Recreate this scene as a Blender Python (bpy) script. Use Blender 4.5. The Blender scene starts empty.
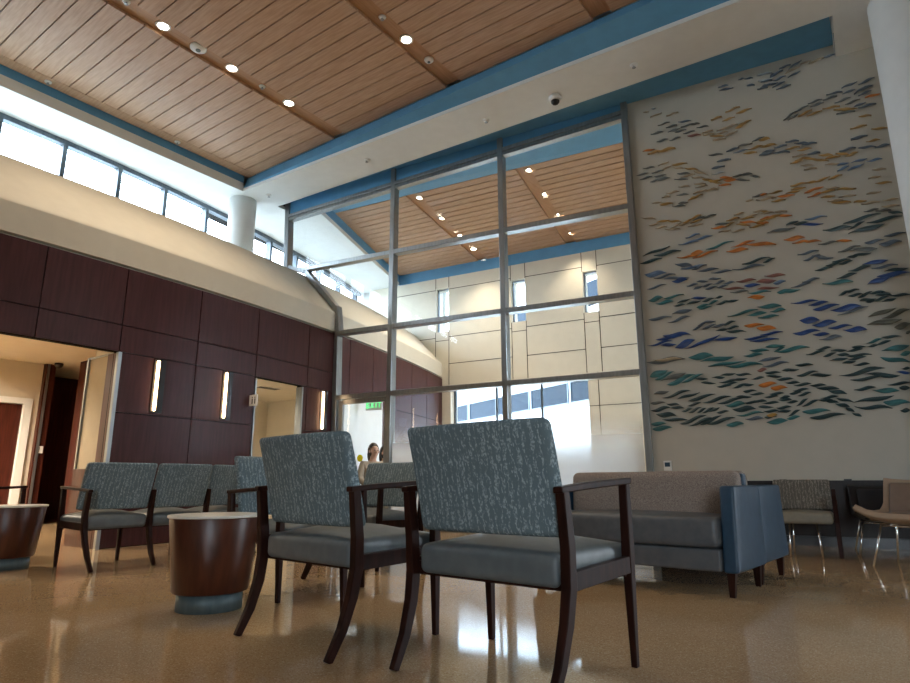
import bpy, bmesh, math, random
from mathutils import Vector, Matrix, noise
random.seed(7)
SC = bpy.context.scene
COL = SC.collection
PI = math.pi
V = Vector

# ---------------------------------------------------------------- materials
def new_mat(name):
    m = bpy.data.materials.new(name); m.use_nodes = True
    nt = m.node_tree; b = nt.nodes['Principled BSDF']
    return m, nt, b
def setp(b, **k):
    for a, v in k.items(): b.inputs[a.replace('_', ' ')].default_value = v
def c4(c): return (c[0], c[1], c[2], 1)
def mix_noise(name, c1, c2, scale, rough=.5, stretch=(1, 1, 1), spec=.5, bump=0., detail=4, lo=.35, hi=.65, metal=0.):
    m, nt, b = new_mat(name)
    tc = nt.nodes.new('ShaderNodeTexCoord'); mp = nt.nodes.new('ShaderNodeMapping')
    mp.inputs['Scale'].default_value = stretch
    n = nt.nodes.new('ShaderNodeTexNoise'); n.inputs['Scale'].default_value = scale; n.inputs['Detail'].default_value = detail
    r = nt.nodes.new('ShaderNodeValToRGB')
    r.color_ramp.elements[0].position = lo; r.color_ramp.elements[0].color = c4(c1)
    r.color_ramp.elements[1].position = hi; r.color_ramp.elements[1].color = c4(c2)
    L = nt.links.new
    L(tc.outputs['Object'], mp.inputs['Vector']); L(mp.outputs['Vector'], n.inputs['Vector'])
    L(n.outputs['Fac'], r.inputs['Fac']); L(r.outputs['Color'], b.inputs['Base Color'])
    setp(b, Roughness=rough, Metallic=metal); b.inputs['Specular IOR Level'].default_value = spec
    if bump:
        bp = nt.nodes.new('ShaderNodeBump'); bp.inputs['Strength'].default_value = bump; bp.inputs['Distance'].default_value = .004
        L(n.outputs['Fac'], bp.inputs['Height']); L(bp.outputs['Normal'], b.inputs['Normal'])
    return m
def emit_mat(name, col, s):
    m, nt, b = new_mat(name)
    setp(b, Base_Color=c4(col), Emission_Color=c4(col), Emission_Strength=s)
    return m
def dull(name, c, rough=.6, var=.08, spec=.4, scale=6):
    return mix_noise(name, [x*(1-var) for x in c], [min(1, x*(1+var)) for x in c], scale, rough, spec=spec)

M = {}
M['white_paint'] = dull('white_paint', (.74, .76, .76), .6, .02)
M['beige_paint'] = dull('beige_paint', (.57, .53, .445), .6, .02)
M['mural_paint'] = dull('mural_paint', (.47, .445, .385), .55, .02)
M['end_paint'] = dull('end_paint', (.68, .63, .52), .5, .02)
M['blue_paint'] = dull('blue_paint', (.11, .32, .55), .5, .04)
M['dark_gap'] = dull('dark_gap', (.006, .005, .005), .9, .05, .1)
M['panel_wood'] = mix_noise('panel_wood', (.042, .0105, .011), (.064, .018, .018), 5, .38, (6, 6, .5), .22, detail=6)
M['red_wood'] = mix_noise('red_wood', (.045, .011, .007), (.072, .018, .011), 5, .4, (6, 6, .5), .25, detail=6)
M['plank_wood'] = mix_noise('plank_wood', (.40, .240, .145), (.50, .325, .21), 3, .45, (1.2, 14, 14), .3, detail=6)
M['channel_wood'] = mix_noise('channel_wood', (.36, .185, .085), (.44, .245, .125), 3, .4, (14, 1.2, 14), .4, detail=6)
M['chair_wood'] = mix_noise('chair_wood', (.014, .005, .0035), (.028, .009, .006), 7, .42, (5, 5, .7), .10, detail=6)
M['drum_wood'] = mix_noise('drum_wood', (.046, .012, .006), (.076, .021, .010), 6, .34, (5, 5, .6), .4, detail=6)
M['wainscot'] = mix_noise('wainscot', (.012, .008, .007), (.022, .014, .012), 5, .45, (6, 6, .5), .25, detail=6)
M['pane_reflection'] = dull('pane_reflection', (.34, .29, .205), .15, .04, .5)  # opaque beige: the pane's reflection is painted into its colour
M['alu'] = mix_noise('alu', (.26, .28, .29), (.32, .34, .35), 30, .32, (1, 1, .1), .5, metal=.75)
M['alu_dark'] = mix_noise('alu_dark', (.10, .13, .16), (.14, .17, .20), 30, .35, (1, 1, .1), .5, metal=.5)
M['chrome'] = mix_noise('chrome', (.75, .75, .76), (.85, .85, .86), 30, .12, spec=.5, metal=1)
M['plinth'] = mix_noise('plinth', (.085, .12, .13), (.11, .145, .155), 30, .5, (1, 1, .1), .4, metal=.3)
M['laminate'] = dull('laminate', (.72, .72, .68), .3, .03)
M['white_plastic'] = dull('white_plastic', (.75, .75, .74), .4, .02)
M['black_plastic'] = dull('black_plastic', (.012, .012, .014), .35, .1)
M['vinyl'] = mix_noise('vinyl', (.090, .105, .112), (.112, .128, .135), 18, .42, spec=.45, bump=.05)
M['sofa_vinyl'] = mix_noise('sofa_vinyl', (.070, .078, .088), (.09, .098, .108), 18, .45, spec=.4, bump=.05)
M['sofa_blue'] = mix_noise('sofa_blue', (.013, .040, .075), (.018, .050, .09), 18, .45, spec=.4, bump=.05)
M['tweed'] = mix_noise('tweed', (.17, .13, .11), (.36, .30, .26), 160, .9, spec=.15, bump=.3, detail=2, lo=.3, hi=.7)
M['tan_vinyl'] = dull('tan_vinyl', (.30, .215, .15), .5, .06, .4, 20)
M['olive_vinyl'] = dull('olive_vinyl', (.20, .18, .14), .5, .06, .3, 20)
M['brown_vinyl'] = dull('brown_vinyl', (.15, .10, .072), .5, .06, .4, 20)
M['lamp'] = emit_mat('lamp', (1, .86, .66), 14)
M['sconce_lamp'] = emit_mat('sconce_lamp', (1, .66, .36), 7.5)
M['exit_green'] = emit_mat('exit_green', (.1, .8, .25), 1.2)
M['yellow'] = dull('yellow', (.75, .72, .02), .5, .03)
M['skin'] = dull('skin', (.50, .28, .19), .5, .05)
M['hair'] = dull('hair', (.03, .014, .009), .5, .1)
M['coat'] = dull('coat', (.34, .27, .20), .8, .08)
M['dark_cloth'] = dull('dark_cloth', (.03, .03, .035), .85, .1)
M['facade'] = dull('facade', (.80, .82, .84), .7, .02)
M['tinted_glass'] = dull('tinted_glass', (.020, .032, .048), .5, .05, .1)
M['paving'] = dull('paving', (.45, .44, .42), .8, .06)

def fabric(name, base, light):
    m, nt, b = new_mat(name); L = nt.links.new
    tc = nt.nodes.new('ShaderNodeTexCoord')
    mp = nt.nodes.new('ShaderNodeMapping'); mp.inputs['Scale'].default_value = (1, .35, .35)
    w = nt.nodes.new('ShaderNodeTexWave'); w.wave_type = 'BANDS'; w.bands_direction = 'X'
    w.inputs['Scale'].default_value = 11; w.inputs['Distortion'].default_value = 9; w.inputs['Detail'].default_value = 3
    w.inputs['Detail Scale'].default_value = 5.0; w.inputs['Detail Roughness'].default_value = .75
    n = nt.nodes.new('ShaderNodeTexNoise'); n.inputs['Scale'].default_value = 105; n.inputs['Detail'].default_value = 2
    r = nt.nodes.new('ShaderNodeValToRGB')
    r.color_ramp.elements[0].position = .55; r.color_ramp.elements[0].color = (0, 0, 0, 1)
    r.color_ramp.elements[1].position = .95; r.color_ramp.elements[1].color = (1, 1, 1, 1)
    r2 = nt.nodes.new('ShaderNodeValToRGB')
    r2.color_ramp.elements[0].position = .40; r2.color_ramp.elements[1].position = .60
    r2.color_ramp.elements[0].color = (.08, .08, .08, 1)
    mu = nt.nodes.new('ShaderNodeMath'); mu.operation = 'MULTIPLY'
    mx = nt.nodes.new('ShaderNodeMix'); mx.data_type = 'RGBA'
    mx.inputs[6].default_value = c4(base); mx.inputs[7].default_value = c4(light)
    L(tc.outputs['Object'], mp.inputs['Vector']); L(mp.outputs['Vector'], w.inputs['Vector'])
    L(tc.outputs['Object'], n.inputs['Vector'])
    L(w.outputs['Fac'], r.inputs['Fac']); L(n.outputs['Fac'], r2.inputs['Fac'])
    L(r.outputs['Color'], mu.inputs[0]); L(r2.outputs['Color'], mu.inputs[1])
    L(mu.outputs[0], mx.inputs[0]); L(mx.outputs[2], b.inputs['Base Color'])
    bp = nt.nodes.new('ShaderNodeBump'); bp.inputs['Strength'].default_value = .25; bp.inputs['Distance'].default_value = .003
    L(n.outputs['Fac'], bp.inputs['Height']); L(bp.outputs['Normal'], b.inputs['Normal'])
    setp(b, Roughness=.85); b.inputs['Specular IOR Level'].default_value = .2
    return m
M['fabric'] = fabric('fabric', (.118, .162, .185), (.31, .385, .415))
M['fabric_tan'] = fabric('fabric_tan', (.115, .105, .09), (.31, .285, .245))

def floor_mat():
    m, nt, b = new_mat('terrazzo'); L = nt.links.new
    tc = nt.nodes.new('ShaderNodeTexCoord')
    vo = nt.nodes.new('ShaderNodeTexVoronoi'); vo.inputs['Scale'].default_value = 210
    r = nt.nodes.new('ShaderNodeValToRGB'); r.color_ramp.interpolation = 'CONSTANT'
    e = r.color_ramp.elements
    e[0].position = 0; e[0].color = (.40, .275, .155, 1); e[1].position = .45; e[1].color = (.45, .315, .185, 1)
    for p, c in ((.70, (.34, .22, .115, 1)), (.86, (.45, .33, .20, 1)), (.96, (.55, .45, .31, 1))):
        x = e.new(p); x.color = c
    sep = nt.nodes.new('ShaderNodeSeparateColor')
    n = nt.nodes.new('ShaderNodeTexNoise'); n.inputs['Scale'].default_value = .9; n.inputs['Detail'].default_value = 5
    r2 = nt.nodes.new('ShaderNodeValToRGB'); r2.color_ramp.elements[0].color = (.95, .95, .95, 1); r2.color_ramp.elements[1].color = (1.25, 1.25, 1.25, 1)
    r2.color_ramp.elements[0].position = .3; r2.color_ramp.elements[1].position = .7
    mx = nt.nodes.new('ShaderNodeMix'); mx.data_type = 'RGBA'; mx.blend_type = 'MULTIPLY'; mx.inputs[0].default_value = 1
    L(tc.outputs['Object'], vo.inputs['Vector']); L(vo.outputs['Color'], sep.inputs['Color']); L(sep.outputs[0], r.inputs['Fac'])
    L(tc.outputs['Object'], n.inputs['Vector']); L(n.outputs['Fac'], r2.inputs['Fac'])
    L(r.outputs['Color'], mx.inputs[6]); L(r2.outputs['Color'], mx.inputs[7]); L(mx.outputs[2], b.inputs['Base Color'])
    setp(b, Roughness=.06); b.inputs['Specular IOR Level'].default_value = .55
    bp = nt.nodes.new('ShaderNodeBump'); bp.inputs['Strength'].default_value = .012; bp.inputs['Distance'].default_value = .01
    n2 = nt.nodes.new('ShaderNodeTexNoise'); n2.inputs['Scale'].default_value = 7
    L(tc.outputs['Object'], n2.inputs['Vector']); L(n2.outputs['Fac'], bp.inputs['Height']); L(bp.outputs['Normal'], b.inputs['Normal'])
    return m
M['terrazzo'] = floor_mat()

def glass_mat(name, frost=None, tint=(.97, .99, 1.0), refl=1.0):
    m = bpy.data.materials.new(name); m.use_nodes = True; nt = m.node_tree; nt.nodes.clear(); L = nt.links.new
    out = nt.nodes.new('ShaderNodeOutputMaterial')
    tr = nt.nodes.new('ShaderNodeBsdfTransparent'); tr.inputs[0].default_value = c4(tint)
    gl = nt.nodes.new('ShaderNodeBsdfGlossy'); gl.inputs['Roughness'].default_value = .01
    fr = nt.nodes.new('ShaderNodeFresnel'); fr.inputs['IOR'].default_value = 1.5
    mu = nt.nodes.new('ShaderNodeMath'); mu.operation = 'MULTIPLY'; mu.inputs[1].default_value = refl
    mx = nt.nodes.new('ShaderNodeMixShader')
    ge = nt.nodes.new('ShaderNodeNewGeometry'); ib = nt.nodes.new('ShaderNodeMath'); ib.operation = 'SUBTRACT'; ib.inputs[0].default_value = 1
    m4 = nt.nodes.new('ShaderNodeMath'); m4.operation = 'MULTIPLY'
    L(ge.outputs['Backfacing'], ib.inputs[1]); L(ib.outputs[0], m4.inputs[0]); L(fr.outputs[0], m4.inputs[1])
    L(m4.outputs[0], mu.inputs[0]); L(mu.outputs[0], mx.inputs[0]); L(tr.outputs[0], mx.inputs[1]); L(gl.outputs[0], mx.inputs[2])
    last = mx
    if frost:
        z0, z1, amt = frost
        tc = nt.nodes.new('ShaderNodeTexCoord'); sp = nt.nodes.new('ShaderNodeSeparateXYZ')
        mr = nt.nodes.new('ShaderNodeMapRange'); mr.interpolation_type = 'SMOOTHSTEP'
        mr.inputs['From Min'].default_value = z0; mr.inputs['From Max'].default_value = z1
        mr.inputs['To Min'].default_value = amt; mr.inputs['To Max'].default_value = 0
        df = nt.nodes.new('ShaderNodeBsdfDiffuse'); df.inputs[0].default_value = (.55, .57, .57, 1)
        tl = nt.nodes.new('ShaderNodeBsdfTranslucent'); tl.inputs[0].default_value = (.74, .76, .77, 1)
        m2 = nt.nodes.new('ShaderNodeMixShader'); m2.inputs[0].default_value = .6
        m3 = nt.nodes.new('ShaderNodeMixShader')
        L(tc.outputs['Object'], sp.inputs[0]); L(sp.outputs[2], mr.inputs['Value'])
        L(df.outputs[0], m2.inputs[1]); L(tl.outputs[0], m2.inputs[2])
        L(mr.outputs[0], m3.inputs[0]); L(mx.outputs[0], m3.inputs[1]); L(m2.outputs[0], m3.inputs[2])
        last = m3
    L(last.outputs[0], out.inputs[0])
    return m
M['glass'] = glass_mat('glass', None)
M['frost_glass'] = glass_mat('frost_glass', (.80, 1.60, .85))
M['door_glass'] = glass_mat('door_glass', (1.0, 2.3, .55))

# ---------------------------------------------------------------- mesh helpers
class MB:
    """Collects shapes and links them as ONE mesh object."""
    def __init__(s): s.v = []; s.f = []; s.mi = []; s.smooth = []
    def face(s, pts, mi=0, sm=False):
        b = len(s.v); s.v += [tuple(p) for p in pts]; s.f.append(tuple(range(b, b+len(pts)))); s.mi.append(mi); s.smooth.append(sm)
    def add(s, verts, faces, mi=0, sm=False):
        b = len(s.v); s.v += [tuple(p) for p in verts]
        for f in faces: s.f.append(tuple(i+b for i in f)); s.mi.append(mi); s.smooth.append(sm)
    def box(s, x0, y0, z0, x1, y1, z1, mi=0):
        s.hexa([(x0, y0), (x1, y0), (x1, y1), (x0, y1)], z0, z1, mi)
    def hexa(s, poly, z0, z1, mi=0):
        n = len(poly)
        vs = [(p[0], p[1], z0) for p in poly]+[(p[0], p[1], z1) for p in poly]
        fs = [tuple(reversed(range(n))), tuple(range(n, 2*n))]+[(i, (i+1) % n, (i+1) % n+n, i+n) for i in range(n)]
        s.add(vs, fs, mi)
    def loft(s, rings, mi=0, sm=False, caps=True):
        n = len(rings[0]); b = len(s.v)
        for r in rings: s.v += [tuple(p) for p in r]
        for k in range(len(rings)-1):
            for i in range(n):
                j = (i+1) % n
                s.f.append((b+k*n+i, b+k*n+j, b+(k+1)*n+j, b+(k+1)*n+i)); s.mi.append(mi); s.smooth.append(sm)
        if caps:
            s.f.append(tuple(b+i for i in reversed(range(n)))); s.mi.append(mi); s.smooth.append(False)
            s.f.append(tuple(b+(len(rings)-1)*n+i for i in range(n))); s.mi.append(mi); s.smooth.append(False)
    def bar(s, path, w, d, up=(0, 0, 1), mi=0):
        """Rectangular bar along a path; w, d may be numbers or one per point. w runs along path x up."""
        P = [V(p) for p in path]; rings = []
        for i, p in enumerate(P):
            t = (P[min(i+1, len(P)-1)]-P[max(i-1, 0)]).normalized()
            a = t.cross(V(up))
            a = a.normalized() if a.length > 1e-5 else V((1, 0, 0))
            c = a.cross(t).normalized()
            ww = (w[i] if isinstance(w, (list, tuple)) else w)/2; dd = (d[i] if isinstance(d, (list, tuple)) else d)/2
            rings.append([p-a*ww-c*dd, p+a*ww-c*dd, p+a*ww+c*dd, p-a*ww+c*dd])
        s.loft(rings, mi)
    def tube(s, path, r, n=10, mi=0, sm=True):
        P = [V(p) for p in path]; rings = []
        for i, p in enumerate(P):
            t = (P[min(i+1, len(P)-1)]-P[max(i-1, 0)]).normalized()
            a = t.cross(V((0, 0, 1)))
            a = a.normalized() if a.length > 1e-3 else V((1, 0, 0))
            c = a.cross(t); rr = r[i] if isinstance(r, (list, tuple)) else r
            rings.append([p+(a*math.cos(q)+c*math.sin(q))*rr for q in [2*PI*k/n for k in range(n)]])
        s.loft(rings, mi, sm)
    def lathe(s, prof, n=40, c=(0, 0), mi=0, sm=True, caps=True):
        s.loft([[(c[0]+r*math.cos(2*PI*k/n), c[1]+r*math.sin(2*PI*k/n), z) for k in range(n)] for r, z in prof], mi, sm, caps)
    def rbox(s, cx, cy, cz, w, d, h, r, mi=0, xf=None, crown=0., n=4, m=5):
        """Rounded box (cushion); crown domes the top; xf maps each point."""
        hs = (w/2, d/2, h/2)
        def axis(hh):
            o = [-hh + r*(1-math.cos(PI/2*k/n)) for k in range(n)]
            o += [-(hh-r)+2*(hh-r)*k/m for k in range(m+1)]
            return o + [-x for x in reversed(o[:n])]
        ax = [axis(hh) for hh in hs]; idx = {}; vs = []; fs = []
        def vert(i, j, k):
            key = (i, j, k)
            if key not in idx:
                q = V((ax[0][i], ax[1][j], ax[2][k])); inn = V([max(-(hs[a]-r), min(hs[a]-r, q[a])) for a in range(3)])
                dd = q-inn
                p = inn+dd.normalized()*r if dd.length > 1e-9 else q
                if crown and p.z > 0:
                    u, v_ = p.x/hs[0], p.y/hs[1]
                    p.z += crown*(1-u*u)*(1-v_*v_)*(p.z/hs[2])
                p = p+V((cx, cy, cz))
                if xf: p = xf(p)
                idx[key] = len(vs); vs.append(p)
            return idx[key]
        N = [len(a)-1 for a in ax]
        for a, b, c in ((0, 1, 2), (1, 2, 0), (2, 0, 1)):
            for side in (0, N[c]):
                for i in range(N[a]):
                    for j in range(N[b]):
                        q = []
                        for di, dj in ((0, 0), (1, 0), (1, 1), (0, 1)):
                            t = [0, 0, 0]; t[a] = i+di; t[b] = j+dj; t[c] = side; q.append(vert(*t))
                        fs.append(tuple(q) if side else tuple(reversed(q)))
        s.add(vs, fs, mi, True)
    def build(s, name, mat, parent=None, loc=None):
        me = bpy.data.meshes.new(name); me.from_pydata(s.v, [], s.f)
        for m in (mat if isinstance(mat, (list, tuple)) else [mat]): me.materials.append(m)
        me.polygons.foreach_set('material_index', s.mi); me.polygons.foreach_set('use_smooth', s.smooth)
        bm = bmesh.new(); bm.from_mesh(me); bmesh.ops.remove_doubles(bm, verts=bm.verts, dist=1e-5)
        bmesh.ops.recalc_face_normals(bm, faces=bm.faces); bm.to_mesh(me); bm.free()
        o = bpy.data.objects.new(name, me); COL.objects.link(o)
        if parent is not None: o.parent = parent
        if loc: o.location = loc
        return o
def soften(o, w=.004, seg=2):
    b = o.modifiers.new('bevel', 'BEVEL'); b.width = w; b.segments = seg; b.limit_method = 'ANGLE'; b.angle_limit = math.radians(40)
    return o
def struct(o): o['kind'] = 'structure'; return o
def tag(o, label, cat, group=None):
    o['label'] = label; o['category'] = cat
    if group: o['group'] = group
    return o
def thing(name, label, cat, loc=(0, 0, 0), rz=0., group=None):
    o = bpy.data.objects.new(name, None); COL.objects.link(o); o.empty_display_size = .1
    o.location = loc; o.rotation_euler = (0, 0, math.radians(rz)); return tag(o, label, cat, group)
def dup(root, loc, rz=None, label=None):
    r = root.copy(); COL.objects.link(r); r.location = loc
    if rz is not None: r.rotation_euler = (0, 0, math.radians(rz))
    if label: r['label'] = label
    for ch in list(root.children):
        c = ch.copy(); COL.objects.link(c); c.parent = r
        for g in ch.children:
            d = g.copy(); COL.objects.link(d); d.parent = c
    return r
SKY, EXPO = 9.0, 0.85
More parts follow.
